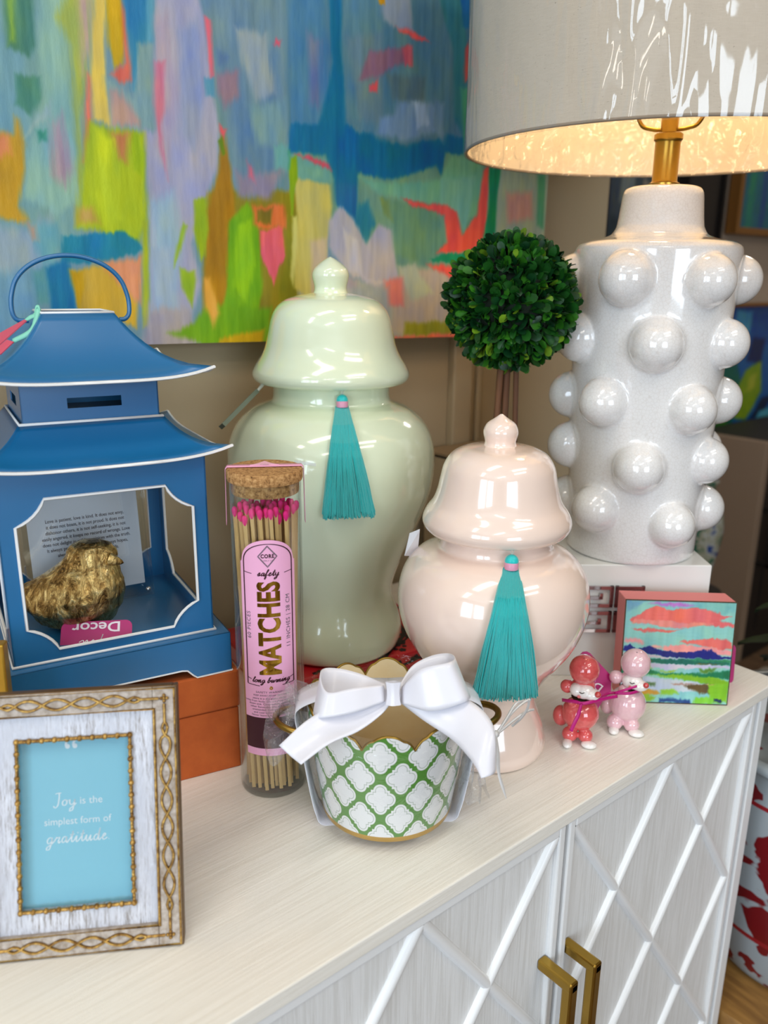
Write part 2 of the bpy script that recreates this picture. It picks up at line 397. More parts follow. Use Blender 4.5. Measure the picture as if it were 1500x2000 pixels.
def door(x0, side):
    """x0 = left edge; side = +1 when the handle is by the left edge"""
    W = .350; z0, z1 = -.683, -.0165
    d = MB().box(x0 + .0015, x0 + W - .0015, .3835, .396, z0, z1, CZ).build('door', WHITEWOODV, CAB, smooth=0, bevel=.001)
    f = MB(); e = .0105
    for a in ((x0 + .0015, x0 + e, z0, z1), (x0 + W - e, x0 + W - .0015, z0, z1), (x0 + e, x0 + W - e, z1 - e, z1), (x0 + e, x0 + W - e, z0, z0 + e)):
        f.box(a[0], a[1], .3775, .384, a[2], a[3], CZ)
    f.build('door_frame', WHITEPAINT, d, smooth=0, bevel=.0018)
    L, R, T, B = x0 + e, x0 + W - e, z1 - e, z0 + e; hp = (R - L) / 4; k = 0
    for sgn in (1, -1):
        for st in range(-12, 9, 2):
            # diagonal through (L + st*hp, T), going down
            pts = []
            for q in range(0, 13):
                x = (L if sgn > 0 else R) + sgn * (st + q) * hp; z = T - q * HV
                pts.append((x, z))
            seg = [(x, z) for x, z in pts if L - 1e-6 <= x <= R + 1e-6 and B - 1e-6 <= z <= T + 1e-6]
            if len(seg) < 1: continue
            x, z = seg[-1]
            nx = x + sgn * hp * .999; 
            if L <= nx <= R and z - HV < B:      # run on to the bottom rail
                t = (z - B) / HV; seg.append((x + sgn * hp * t, B))
            if len(seg) < 2: continue
            a, b = Vector((seg[0][0], .3838, seg[0][1] + .8)), Vector((seg[-1][0], .3838, seg[-1][1] + .8))
            u = (b - a).normalized(); n = Vector((u.z, 0, -u.x)); o = Vector((0, -1, 0))
            prof = [(-.0056, 0), (-.0050, .0030), (-.0028, .0052), (0, .0058), (.0028, .0052), (.0050, .0030), (.0056, 0)]
            vs = [p + n * s1 + o * s2 for p in (a, b) for s1, s2 in prof]
            MB().add(vs, [(i, i + 1, i + 8, i + 7) for i in range(6)]).build('lattice_strip', WHITEPAINT, d, smooth=60)
            k += 1
    hx = x0 + .0165 if side > 0 else x0 + W - .0165
    ht, hb, r, out = -.165 + .8, -.40 + .8, .0056, .349
    p = [(hx, .3835, ht), (hx, out, ht), (hx, out, hb), (hx, .3835, hb)]
    mbh = MB()
    mbh.box(hx - r, hx + r, out - r, .3835, ht - r, ht + r).box(hx - r, hx + r, out - r, .3835, hb - r, hb + r).box(hx - r * .98, hx + r * .98, out - r, out + r, hb, ht + r * .9)
    mbh.build('door_handle', BRASS, d, smooth=0, bevel=.0022)
for x0, sd in ((.5385, 1), (.1860, -1), (-.1665, 1), (-.5190 + .0325, -1)):
    if x0 > -.3: door(x0, sd)
MB().box(XL + .02, -.168, .3775, .396, -.683, -.0165, CZ).build('side_panel', WHITEWOODV, CAB, smooth=0)

# ------------------------------------------------------------------ large abstract painting on the wall
ART = """92 132 152|10|582,765 886,825 898,624 577,594
110 145 150|10|469,743 586,766 580,543 485,585
176 190 166|6|908,632 1071,647 1105,328 926,337
140 128 36|8|467,547 601,556 597,354 457,362
172 176 162|8|591,442 951,472 960,343 589,361
120 160 135|8|580,600 929,634 942,443 688,455 594,561
120 160 165|14|246,707 354,729 333,493 272,442 210,404
75 128 105|6|274,704 303,710 302,662 294,652 272,655 272,675
130 170 80|6|279,705 286,706 282,663 275,657
140 180 172|8|307,710 364,722 333,665 331,640 332,590 332,523 304,511 273,524 285,576 299,613 301,658
75 133 118|5|278,635 301,638 301,618 290,599 274,608
150 178 180|5|309,619 287,592 279,577 292,590 308,603
190 150 45|7|240,579 269,584 273,600 278,595 281,575 279,552 270,519 278,505 272,500 232,508
214 138 98|9|244,579 266,582 267,565 241,553
60 140 120|5|292,588 302,591 302,580 293,576
170 150 160|12|305,596 318,607 326,556 316,536 302,549
150 170 185|16|231,503 273,500 299,511 309,487 298,462 272,442 225,452
120 160 180|14|225,452 289,467 297,442 267,402 217,384
110 165 175|9|273,500 307,507 309,482 299,462 284,462
190 150 135|8|273,503 283,501 284,486 277,488
160 175 90|9|333,716 360,721 349,657 340,600 329,503 322,502 330,571 329,617 331,667 320,689
216 112 100|7|345,647 352,643 349,603 341,557 336,562
190 165 160|10|343,718 359,721 352,666 341,642
222 196 100|6|359,721 377,724 370,687 367,655 372,599 349,603 348,643
198 162 15|5|372,723 388,726 390,691 384,660 376,653 371,674
214 110 90|6|387,717 392,709 392,673 394,645 383,641 370,648 377,655 385,662
42 128 175|7|388,726 423,733 418,684 406,680 399,631 391,635 392,673
90 155 180|7|413,731 425,734 420,681 410,682
135 165 165|7|365,646 375,642 392,630 401,680 419,684 416,621 421,604 402,597 366,597 367,627
176 148 150|8|369,634 378,638 400,609 398,602 367,599
168 168 192|7|422,733 474,743 483,716 486,663 493,612 488,570 477,547 453,487 461,442 443,397 398,386 395,442 404,527 402,577 399,599 419,604 428,630 419,667
155 182 202|14|404,532 433,544 442,492 428,420 399,415
180 165 178|14|421,710 439,718 445,632 428,565 416,589
210 130 148|6|419,668 431,669 428,620 424,607 427,552 421,579 416,626
150 160 190|12|446,700 474,720 479,646 460,583 443,602
168 186 38|8|343,602 367,600 389,600 405,597 403,552 402,511 388,485 349,496 322,500 328,522 336,571
150 178 20|5|387,597 398,596 403,577 401,550 389,561
196 130 85|9|366,596 388,597 383,566 373,570
190 205 40|9|350,596 371,589 362,544 373,510 352,499 342,533
200 165 80|9|325,520 344,523 350,504 323,503
24 126 156|4|308,492 372,499 385,492 392,479 365,471 347,466 305,465
12 112 160|6|286,461 311,470 315,462 316,418 289,419
90 150 165|7|273,457 289,462 290,427 275,422
206 168 62|6|312,459 341,465 388,470 380,399 317,419
190 150 8|5|313,457 326,459 326,442 319,421 316,423
222 150 110|8|343,469 392,474 388,421 375,431
165 178 48|5|393,511 402,511 395,398 386,399
170 162 170|11|394,426 445,420 460,367 379,371
158 178 202|10|401,485 432,486 431,420 397,415
165 120 20|6|492,606 499,606 505,566 509,516 494,442 482,390 464,408 462,442 470,520 480,548 488,575
150 176 38|5|457,534 473,540 474,504 466,476 460,469 453,503
150 180 50|4|442,510 447,508 435,475 428,463 432,486
150 178 40|5|435,464 453,459 454,448 449,420 436,442
116 168 22|5|498,516 524,539 539,518 541,442 530,388 473,382 491,442
140 190 30|6|508,511 528,520 533,466 517,419 501,442
228 105 115|4|539,506 572,514 576,478 566,466 557,441 550,454 539,478
222 120 60|6|530,533 592,540 578,511 538,506 531,512
120 105 30|5|536,529 560,533 556,513 535,515
132 128 20|6|574,548 591,554 591,393 565,386 563,442 577,478
112 162 22|8|467,425 554,418 547,374 461,375 414,391 449,403
202 166 22|6|481,385 543,394 539,363 470,367
226 170 82|7|462,451 473,454 481,413 474,396 462,419
108 140 162|12|471,743 586,766 582,617 565,576 536,539 512,543 504,571 498,607 492,663 481,716
138 116 142|9|491,668 520,675 520,647 500,631 491,648
125 160 168|12|527,642 582,655 580,600 538,596
120 175 165|7|562,602 585,608 584,575 562,573
150 140 158|10|507,571 523,567 577,577 557,540 512,542
205 100 125|7|524,582 532,573 535,556 525,564
232 92 112|5|567,714 575,713 573,706 565,707
85 145 175|5|475,661 489,664 490,642 477,643
90 120 155|8|494,691 509,686 502,675 493,676
225 112 130|4|480,720 488,717 489,663 483,661
230 100 100|4|492,617 501,610 497,601 491,608
100 130 20|3|488,598 495,606 498,586 494,583
150 165 175|9|514,717 556,719 568,658 540,644 522,683
84 134 166|12|583,765 643,777 642,679 649,624 584,598 585,724
110 125 165|12|612,729 634,722 629,644 610,653
8 108 150|6|642,777 662,781 664,710 668,637 689,627 714,635 746,622 819,634 837,645 875,643 874,620 840,618 832,588 820,600 774,586 747,577 725,577 689,580 688,525 699,499 679,518 651,540 646,571 637,596 580,595 586,629 626,631 637,668 648,702
20 120 150|9|688,544 704,551 717,520 700,500 679,518
95 136 152|10|662,781 834,815 844,745 850,664 838,630 818,641 773,621 721,622 689,639 668,642 665,727
115 142 150|11|668,733 727,749 731,641 687,640
100 125 130|10|728,703 798,707 799,665 745,670
150 108 125|7|705,722 770,740 769,721 720,696 687,686
132 160 188|8|722,652 746,657 754,674 817,679 835,642 818,641 764,625 716,630
175 195 215|6|776,674 799,674 809,650 786,642
120 150 170|8|812,685 836,682 836,628 814,648
236 96 96|4|744,757 769,761 805,747 783,747 752,751
205 100 110|5|757,735 775,742 776,716 762,715
225 95 105|4|705,685 720,696 718,680 705,678
160 170 182|7|719,792 768,802 775,756 752,753 726,759
205 150 30|3|715,786 729,786 729,776 720,777
62 132 142|8|812,810 860,820 879,750 875,712 872,642 850,664 848,745
20 110 166|5|856,819 881,824 879,776 865,777
205 95 95|5|869,754 880,769 881,716 869,711
80 160 130|7|862,704 889,711 892,617 873,622
110 165 160|9|580,596 640,593 647,570 639,561 591,563
125 175 152|9|587,583 640,585 644,570 594,566
218 90 100|5|589,595 618,595 643,588 646,580 609,589
200 190 112|5|589,569 643,565 647,540 639,498 635,442 606,427 587,441 585,491 593,526
205 185 150|8|610,497 639,504 638,439 611,433
140 172 20|4|582,591 594,594 595,567 590,549 587,526 583,526 581,560
210 205 120|4|586,527 594,526 592,491 586,442 582,455
186 182 188|6|639,523 659,542 679,531 698,499 722,520 744,515 749,489 760,453 723,441 679,452 646,480 639,492
205 200 200|6|661,518 688,500 696,455 740,451 718,445 671,462
170 160 165|9|638,480 688,449 697,390 638,404
120 180 150|7|687,577 738,574 830,585 848,619 909,619 916,592 916,543 888,533 878,519 867,541 831,552 775,551 721,557
130 185 160|6|830,585 900,597 888,535 878,517 865,540 831,552
104 150 125|8|726,555 812,551 838,532 846,485 805,469 753,483 744,521
130 155 90|6|721,555 739,552 748,522 730,533
236 96 84|5|758,558 803,552 841,554 865,546 876,516 888,526 903,542 913,605 927,614 927,537 917,492 824,487 845,505 840,539 775,547
14 140 90|5|925,610 951,612 946,559 946,502 919,506 929,558
14 146 100|4|813,478 844,489 930,491 924,475 825,475
176 190 166|10|951,615 1062,614 1068,490 949,497
216 164 150|12|963,580 1023,584 1029,542 969,531
100 170 120|7|1030,610 1051,611 1055,528 1035,534
100 175 130|4|580,600 584,600 584,578 580,577
190 180 166|10|758,468 940,469 948,359 742,380
236 96 84|7|807,472 940,474 941,458 856,453 820,465
186 196 170|8|754,469 786,473 826,432 778,422
212 130 130|8|730,452 766,456 769,415 737,416
170 176 168|12|638,442 741,443 746,388 637,391
150 152 42|7|769,396 945,396 947,373 768,375
228 118 90|6|738,376 849,379 946,379 948,355 738,361
200 130 100|8|965,443 1086,443 1097,336 972,343"""
def vnoise(x, y, seed):
    """smooth value noise on arrays"""
    rs = np.random.RandomState(seed); T = rs.rand(64, 64)
    xi = np.floor(x).astype(int); yi = np.floor(y).astype(int); fx = x - xi; fy = y - yi
    fx = fx * fx * (3 - 2 * fx); fy = fy * fy * (3 - 2 * fy); g = lambda a, b: T[a % 64, b % 64]
    return (g(xi, yi) * (1 - fx) + g(xi + 1, yi) * fx) * (1 - fy) + (g(xi, yi + 1) * (1 - fx) + g(xi + 1, yi + 1) * fx) * fy
def fbm(x, y, seed): return (vnoise(x, y, seed) + .5 * vnoise(x * 2, y * 2, seed + 1) + .25 * vnoise(x * 4, y * 4, seed + 2)) / 1.75 - .5
def paint(x, y, strokes, base, warp, streak):
    """brush strokes (filled outlines with ragged, softened edges) laid over each other in order"""
    col = np.tile(np.array(base, float), (len(x), 1))
    wx = x + warp * fbm(x / streak[0], y / streak[1], 3) + warp * .5 * fbm(x / 6, y / 14, 31)
    wy = y + warp * 1.3 * fbm(x / streak[0] * 1.7, y / streak[1] * .8, 11) + warp * .9 * fbm(x / 2.6, y / 60, 41)
    for k, (c, soft, pts) in enumerate(strokes):
        P = np.array(pts, float); m = soft + warp * 3
        idx = np.nonzero((x > P[:, 0].min() - m) & (x < P[:, 0].max() + m) & (y > P[:, 1].min() - m) & (y < P[:, 1].max() + m))[0]
        if not len(idx): continue
        X = wx[idx]; Y = wy[idx]; ins = np.zeros(len(idx), bool); d2 = np.full(len(idx), 1e9)
        for i in range(len(P)):
            ax, ay = P[i - 1]; bx, by = P[i]; ex, ey = bx - ax, by - ay; L = ex * ex + ey * ey + 1e-9
            t = np.clip(((X - ax) * ex + (Y - ay) * ey) / L, 0, 1)
            d2 = np.minimum(d2, (X - ax - t * ex) ** 2 + (Y - ay - t * ey) ** 2)
            if ay != by: ins ^= ((ay > Y) != (by > Y)) & (X < (bx - ax) * (Y - ay) / (by - ay) + ax)
        sd = np.sqrt(d2) * np.where(ins, 1, -1)
        s = soft * 1.25; dry = .45 * s * fbm(x[idx] / 1.6, y[idx] / 40, 70 + k)
        a = np.clip((sd + dry + s * .35) / max(s, .5), 0, 1); a = a * a * (3 - 2 * a)
        cc = np.array(c, float) + 26 * fbm(x[idx] / 5, y[idx] / 55, 100 + k)[:, None] + 36 * fbm(x[idx] / 20, y[idx] / 34, 200 + k)[:, None] * np.array([1, .6, -.7])
        col[idx] = col[idx] * (1 - a[:, None]) + cc * a[:, None]
    g = col.mean(1, keepdims=True); col = g + (col - g) * 1.12
    return np.clip(col, 0, 255)
def parse(txt):
    out = []
    for L in txt.split('\n'):
        c, s, p = L.split('|'); out.append((tuple(map(float, c.split())), float(s), [tuple(map(float, q.split(','))) for q in p.split()]))
    return out
def canvas_mesh(name, parent, nx, nz, w, h, colfn, matname, bumps, rough=.5):
    """a stretched canvas face in local XZ (0..w, 0..h), facing -Y, painted per vertex"""
    u, v = np.meshgrid(np.linspace(0, 1, nx), np.linspace(0, 1, nz)); u = u.ravel(); v = v.ravel()
    co = np.stack([u * w, np.zeros_like(u), v * h], 1).astype(np.float32)
    i = np.arange((nx - 1) * (nz - 1)); r = i // (nx - 1); c = i % (nx - 1); a = r * nx + c
    q = np.stack([a, a + 1, a + nx + 1, a + nx], 1).astype(np.int32)
    me = D.meshes.new(name); me.vertices.add(len(co)); me.vertices.foreach_set('co', co.ravel())
    me.loops.add(q.size); me.loops.foreach_set('vertex_index', q.ravel()); me.polygons.add(len(q)); me.polygons.foreach_set('loop_start', (np.arange(len(q)) * 4).astype(np.int32))
    me.update(calc_edges=True)
    rgb_ = colfn(u * w, v * h) / 255.0; l_ = np.where(rgb_ <= .04045, rgb_ / 12.92, ((rgb_ + .055) / 1.055) ** 2.4)
    at = me.color_attributes.new('paint', 'FLOAT_COLOR', 'POINT'); at.data.foreach_set('color', np.concatenate([l_, np.ones((len(l_), 1))], 1).astype(np.float32).ravel())
    m = N(matname); an = m.n('ShaderNodeVertexColor', layer_name='paint'); m.l(an.outputs[0], m.b.inputs['Base Color']); m.b.inputs['Roughness'].default_value = rough
    m.b.inputs['Coat Weight'].default_value = .15
    m.bump(m.noise(m.coord(scale=bumps[0]), bumps[1], 4, .6), bumps[2], bumps[3])
    me.materials.append(m.m); o = D.objects.new(name, me); COL.objects.link(o); o.parent = parent; return o
tilt = radians(1.05)
PW, PH = 1.002, .80
PM = Matrix.Translation((.052, .88, .3865)) @ Matrix.Rotation(tilt, 4, 'Y')
PT = thing('abstract_painting', 'large unframed abstract painting in blue, lime and coral on the wall behind the jars', 'painting', mx=PM)
STK = parse(ART)
BOOST = 1.0
def big_colours(u, v):
    x = 52 + 1000 * (u * cos(tilt) + v * sin(tilt)); z = 386.5 + 1000 * (-u * sin(tilt) + v * cos(tilt))
    return paint(x, z, STK, (118, 150, 165), 5.0, (26, 60)) * BOOST
canvas_mesh('painted_canvas', PT, 760, 600, PW, PH, big_colours, 'acrylic_on_canvas', ((1, 1, .35), 90, .35, .002))
MB().box(0, PW, .0006, .038, 0, PH).build('stretcher', mat('canvas_side', (206, 190, 176), .8), PT, smooth=0)
# ------------------------------------------------------------------ orange box under the lantern
def corner_box(name, label, cat, cx, cy, z, ang, group=None):
    """root at the front right bottom corner; local x runs right, y runs away"""
    return thing(name, label, cat, (cx, cy, z), radians(ang), group)
OB = corner_box('storage_box', 'rust orange suede storage box with lift-off lid under the blue lantern', 'box', .3415, .6165, 0, -13)
MB().box(-.262, -.0012, .0012, .215, 0, .064).build('box_body', ORANGE, OB, smooth=0, bevel=.0015)
MB().box(-.2635, 0, 0, .2165, .0648, .103).build('lid', ORANGE, OB, smooth=0, bevel=.002)

# ------------------------------------------------------------------ blue pagoda lantern
LA = radians(-10.5); LC = .5 * .951 * .203
e1 = Vector((cos(LA), sin(LA), 0)); e2 = Vector((-sin(LA), cos(LA), 0))
lb = on_z(453.5, 1308, .103); lc = lb - e1 * LC + e2 * LC
LAN = thing('pagoda_lantern', 'large blue enamel pagoda lantern with white piped edges standing on the orange box', 'lantern', (lc.x, lc.y, .103), LA)
def sq(h): return [(-h, -h), (h, -h), (h, h), (-h, h)]
# base tray with scooped feet on every side
BH, BZ = LC, .038
mb = MB()
def side_panel(mbx, outline, holes, hw, th, faces=(0, 1, 2, 3)):
    """outline/hole in (x, z); extruded th inwards at distance hw on each of four sides"""
    for k in faces:
        R4 = Matrix.Rotation(k * pi / 2, 4, 'Z')
        if not holes:
            vs = [R4 @ Vector((x, -hw, z)) for x, z in outline] + [R4 @ Vector((x, -hw + th, z)) for x, z in outline]; n = len(outline)
            mbx.add(vs, [tuple(range(n)), tuple(reversed(range(n, 2 * n)))] + [(i, i + n, (i + 1) % n + n, (i + 1) % n) for i in range(n)])
        else:
            n = len(outline); H = holes
            vs = [R4 @ Vector((x, y, z)) for y in (-hw, -hw + th) for x, z in outline + H]
            fs = []
            for i in range(n):
                j = (i + 1) % n
                fs += [(i, j, n + j, n + i), (2 * n + j, 2 * n + i, 3 * n + i, 3 * n + j), (n + i, n + j, 3 * n + j, 3 * n + i), (j, i, 2 * n + i, 2 * n + j)]
            mbx.add(vs, fs)
sc_ = [(-.0635, 0), (-.052, .0095), (.052, .0095), (.0635, 0)]
out = [(-BH, 0), (-.0635, 0)] + [(-.060, .003), (-.055, .0085), (-.050, .0095), (.050, .0095), (.055, .0085), (.060, .003)] + [(.0635, 0), (BH, 0), (BH, BZ), (-BH, BZ)]
side_panel(mb, out, None, BH, .0015)
mb.prism(sq(BH), BZ - .001, BZ)
mb.build('base', BLUE, LAN, smooth=0, bevel=.0006)
# body walls with notched windows
HB, Z0, Z1 = .0845, BZ, .203
wo = []
def notch_window(w, zb, zt, nx, nz):
    pts = []
    cs = [(w, zb, -1, 1), (w, zt, -1, -1), (-w, zt, 1, -1), (-w, zb, 1, 1)]
    for k, (cx, cz, sx, sz) in enumerate(cs):
        arc = []
        for t in range(7):
            a = pi / 2 * t / 6
            arc.append((cx + sx * nx * (1 - sin(a)) , cz + sz * nz * (1 - cos(a))))
        # concave scoop from the horizontal edge to the vertical edge
        arc = [(cx + sx * nx * (.45 * (1 - t / 6) + .55 * cos(pi / 2 * t / 6)), cz + sz * nz * (.45 * t / 6 + .55 * sin(pi / 2 * t / 6))) for t in range(7)]
        if k % 2: arc = arc[::-1]
        pts += arc
    return pts
WIN = notch_window(.0715, .049, .179, .023, .021)
n_ = len(WIN)
cxm, czm = 0, (Z0 + Z1) / 2
OUTL = []
for x, z in WIN:      # radially matched outer rectangle
    dx, dz = x, z - .114
    s = min(HB / abs(dx) if dx else 1e9, ((Z1 - .114) if dz > 0 else (.114 - Z0)) / abs(dz) if dz else 1e9)
    OUTL.append((dx * s, .114 + dz * s))
def snap(cx, cz):
    k = min(range(n_), key=lambda i: (OUTL[i][0] - cx) ** 2 + (OUTL[i][1] - cz) ** 2); OUTL[k] = (cx, cz)
for cx in (-HB, HB):
    for cz in (Z0, Z1): snap(cx, cz)
mb = MB(); side_panel(mb, OUTL, WIN, HB, .0014); mb.build('body', BLUE, LAN, smooth=0)
def piping(name, path3, r=.0013, closed=True, m=WHITE_EDGE): return MB().tube(path3, r, 6, closed).build(name, m, LAN, smooth=60)
for k in range(4):
    R4 = Matrix.Rotation(k * pi / 2, 4, 'Z')
    piping('window_piping', [R4 @ Vector((x, -HB - .0004, z)) for x, z in WIN], .00135)
    piping('foot_piping', [R4 @ Vector((x, -BH - .0002, z + .0002)) for x, z in out[:-2]], .0008, False)
piping('collar_piping', [Vector((x, y, BZ + .0012)) for x, y in sq(HB + .0012)], .0014)
# roofs: concave sheets with upturned corners
def roof(name, h0, z0, h1, z1, lift, steps=10, across=24, pw=.5):
    mb = MB()
    for k in range(4):
        R4 = Matrix.Rotation(k * pi / 2, 4, 'Z')
        def fn(u, v, R4=R4):
            s = 2 * u - 1; h = h0 + (h1 - h0) * v ** pw
            z = z0 + (z1 - z0) * (v ** 1.0) ** 1.25 + lift * abs(s) ** 4 * (1 - v) ** 2
            return R4 @ Vector((s * h, -h, z))
        mb.grid(fn, across, steps)
    o = mb.build(name, BLUE, LAN, smooth=50, solid=.0012)
    for k in range(4):
        R4 = Matrix.Rotation(k * pi / 2, 4, 'Z')
        piping('eave_piping', [R4 @ Vector((s * h0, -h0, z0 + lift * abs(s) ** 4)) for s in [i / 12 - 1 for i in range(25)]], .0014, False)
    return o
S = .951
roof('lower_roof', .1085 * S, .204, .0612 * S, .2335, .0085, pw=.62)
NH = .0580 * S
mb = MB(); sl = [(-.018, .2455), (.026, .2455), (.026, .2535), (-.018, .2535)]
sl = [(-.0195, .2455), (.024, .2455), (.024, .2540), (-.0195, .2540)]
side_panel(mb, [(-NH, .2325), (NH, .2325), (NH, .273), (-NH, .273)], sl, NH, .0012); mb.build('neck', BLUE, LAN, smooth=0)
piping('collar_piping', [Vector((x, y, .2345)) for x, y in sq(NH + .0022)], .0014)
MB().prism(sq(NH - .002), .2335, .2345).build('neck_floor', BLACK, LAN, smooth=0)
roof('upper_roof', .0985 * S, .270, .0300 * S, .3200, .0085, pw=.62)
piping('vent_piping', [Vector((x, y, .3208)) for x, y in sq(.0300 * S)], .0011)
hp = [Vector((.036 * 1.0 + .003, 0, .3135)), Vector((.044, 0, .314)), Vector((.0478, 0, .319)), Vector((.0480, 0, .330))]
for a in range(12, 169, 12): hp.append(Vector((.0465 * cos(radians(a)), 0, .3335 + .0335 * sin(radians(a)))))
hp += [Vector((-.0480, 0, .330)), Vector((-.0478, 0, .319)), Vector((-.044, 0, .314)), Vector((-.036, 0, .3135))]
MB().tube(catmull(hp, 3), .0020, 8).build('handle', BLUE, LAN, smooth=60)

def lan(x, y, z): return Vector((lc.x, lc.y, .103)) + e1 * x + e2 * y + EZ * z
# gold bird
bp = on_z(152, 1222, .103 + BZ)
GOLD = N('gold_leaf_painted_glints'); co_ = GOLD.coord(scale=(1, 1, .45)); f_ = GOLD.noise(co_, 95, 6, .78, 1.0)
GOLD.l(GOLD.ramp(f_, [(.34, rgb(66, 46, 28)), (.45, rgb(160, 126, 72)), (.56, rgb(222, 192, 126)), (.7, rgb(250, 232, 184))]), GOLD.b.inputs['Base Color'])  # ramp puts crevice shade and highlights into the gold colour
GOLD.b.inputs['Metallic'].default_value = 1; GOLD.b.inputs['Roughness'].default_value = .26; GOLD.bump(f_, .7, .003); GOLD = GOLD.m
BD = thing('bird_figurine', 'plump crinkled gold bird figurine sitting inside the blue lantern', 'figurine', (bp.x, bp.y, .103 + BZ + .0002), radians(-39.9))
def bird(u, v):
    a = 2 * pi * u; t = v
    # body along z with head on top, tail to the left
    pr = [(0, 0), (.016, .0005), (.030, .008), (.0375, .022), (.0380, .034), (.0345, .0455), (.0285, .0545), (.0225, .0620), (.0204, .0690), (.0190, .0745), (.0150, .0795), (.0085, .0828), (0, .0838)]
    k = t * (len(pr) - 1); i = min(int(k), len(pr) - 2); g = k - i; r = pr[i][0] * (1 - g) + pr[i + 1][0] * g; z = pr[i][1] * (1 - g) + pr[i + 1][1] * g
    x = r * cos(a) * 1.12; y = r * sin(a) * .92
    tl = max(0, -cos(a)) ** 6 * math.exp(-((z - .030) / .012) ** 2); x -= .018 * tl; z += .003 * tl
    lean = .0185 * min(1, max(0, (z - .025) / .045)) ** 1.3; x += lean
    q = mnoise.noise(Vector((x, y, z)) * 70) * .0012 + abs(mnoise.noise(Vector((x * 1.6, y * 1.6, z * .7)) * 170)) * .0013
    return Vector((x + q, y + q, z))
mb = MB(); mb.grid(bird, 150, 110, True); BDB = mb.build('body', GOLD, BD, smooth=70)
m_ = Matrix.Translation((.0385, -.010, .0690)) @ Matrix.Rotation(radians(105), 4, 'Y')
MB().lathe([(.0060, 0), (.0042, .006), (.002, .011), (0, .013)], 12, m_).build('beak', GOLD, BD, smooth=60)
# shop tag on the bird
tc = on_z(188, 1246, .103 + BZ + .004)
TG = frame_mx(tc, (RD * cos(radians(15)) + HD * sin(radians(15))).normalized(), ((HD * .62 - RD * .17).normalized() * .55 + EZ * .83).normalized(), Vector((0, 0, 1)))
ex = (RD * cos(radians(8)) + HD * sin(radians(8))).normalized(); ey0 = (EZ.cross(ex)); ey = (ey0 * .62 + EZ * .78).normalized(); ez = ex.cross(ey)
TAG1 = thing('price_tag', 'magenta shop card lying against the gold bird inside the lantern', 'tag', mx=frame_mx(tc, ex, ey, ez))
def rounded(w, h, r, n=5):
    p = []
    for cx, cy, a0 in ((w - r, h - r, 0), (-w + r, h - r, 90), (-w + r, -h + r, 180), (w - r, -h + r, 270)):
        p += [(cx + r * cos(radians(a0 + 90 * i / n)), cy + r * sin(radians(a0 + 90 * i / n))) for i in range(n + 1)]
    return p
MB().prism([(x + (.004 if y > 0 else 0) * 0, y) for x, y in rounded(.0305, .0155, .006)], -.0004, 0).build('card', MAGENTA, TAG1, smooth=0)
g = text_geo('Decor', .0128, 1.25, .0002); put(([Vector((-v.x, -v.y, 0)) for v in g[0]], g[1]), lambda v: Vector((v.x, v.y + .0140, .0003)), 'lettering', TAGPRINT, TAG1)
g = pen_word('Mspire', .0052, .0005, .3); put(([Vector((-v.x, -v.y, 0)) for v in g[0]], g[1]), lambda v: Vector((v.x + .003, v.y - .0015, .0003)), 'lettering', TAGPRINT, TAG1)

# acrylic block frame with the quotation card, standing inside the lantern
kc = on_y(332, 1180, 0); b1 = lan(.056, .020, BZ)
AC = thing('acrylic_frame', 'clear acrylic block frame holding a printed quotation card inside the lantern', 'frame', mx=frame_mx(lan(.004, .024, BZ + .0012), e1, e2, EZ) @ Matrix.Rotation(radians(3), 4, 'Z') @ Matrix.Rotation(radians(-6), 4, 'X'))
MB().box(-.062, .055, 0, .006, 0, .128).build('front_plate', ACRYL, AC, smooth=0, bevel=.0006)
MB().box(-.062, .055, .0075, .0135, 0, .128).build('back_plate', ACRYL, AC, smooth=0, bevel=.0006)
MB().box(-.056, .048, .0062, .0072, .012, .1200).build('quotation_card', PAPER, AC, smooth=0)
for x in (-.056, .049):
    for z in (.006, .122):
        MB().lathe([(.0026, -.001), (.0026, 0), (.0018, .0008), (0, .001)], 12, Matrix.Translation((x, -.0003, z)) @ Matrix.Rotation(pi / 2, 4, 'X')).build('screw', mat('steel', (200, 200, 200), .25, 1), AC, smooth=50)
Q = '''Love is patient, love is kind. It does not envy,
it does not boast, it is not proud. It does not
dishonor others, it is not self-seeking, it is not
easily angered, it keeps no record of wrongs. Love
does not delight in evil but rejoices with the truth.
It always protects, always trusts, always hopes,
always perseveres. Love never fails.'''
g = text_geo(Q, .0047, .86, .00006, line=1.2)
mbt = MB(); put(g, lambda v: Vector((v.x - .003, .0060, v.y + .0860)), '', None, None, mbt)
mbt.box(-.018, .016, .0059, .0060, .0515, .0518).add([(.016, .006, .0507), (.0185, .006, .05165), (.016, .006, .0526)], [(0, 1, 2)])
mbt.build('quotation_lettering', GREYPRINT, AC, smooth=0)

# hang tag with mint ribbon on the lantern's left shoulder
ht = thing('hang_tag', 'pink hang tag on a mint ribbon tied at the lantern handle', 'tag', tuple(lan(-.047, -.012, .317)))
MINT = mat('mint_ribbon', (130, 206, 182), .45); CORALCARD = mat('coral_pink_card', (206, 84, 104), .5)
def ribbon(name, A, B, m, parent, k=6, th=.0006, w=2):
    a = catmull(A, k); b = catmull(B, k); n = len(a); mb = MB()
    mb.grid(lambda u, v: a[round(u * (n - 1))].lerp(b[round(u * (n - 1))], v) , n, w + 1)
    return mb.build(name, m, parent, smooth=60, solid=th)
o0 = Vector(ht.location); LD = proj(o0)[2]
def rel(px, py, d): return at_depth(px, py, d) - o0
ribbon('ribbon', [rel(70, 598, LD), rel(66, 622, LD - .004), rel(56, 644, LD - .008), rel(24, 662, LD - .012)], [rel(80, 604, LD), rel(74, 626, LD - .004), rel(62, 652, LD - .008), rel(26, 671, LD - .012)], MINT, ht)
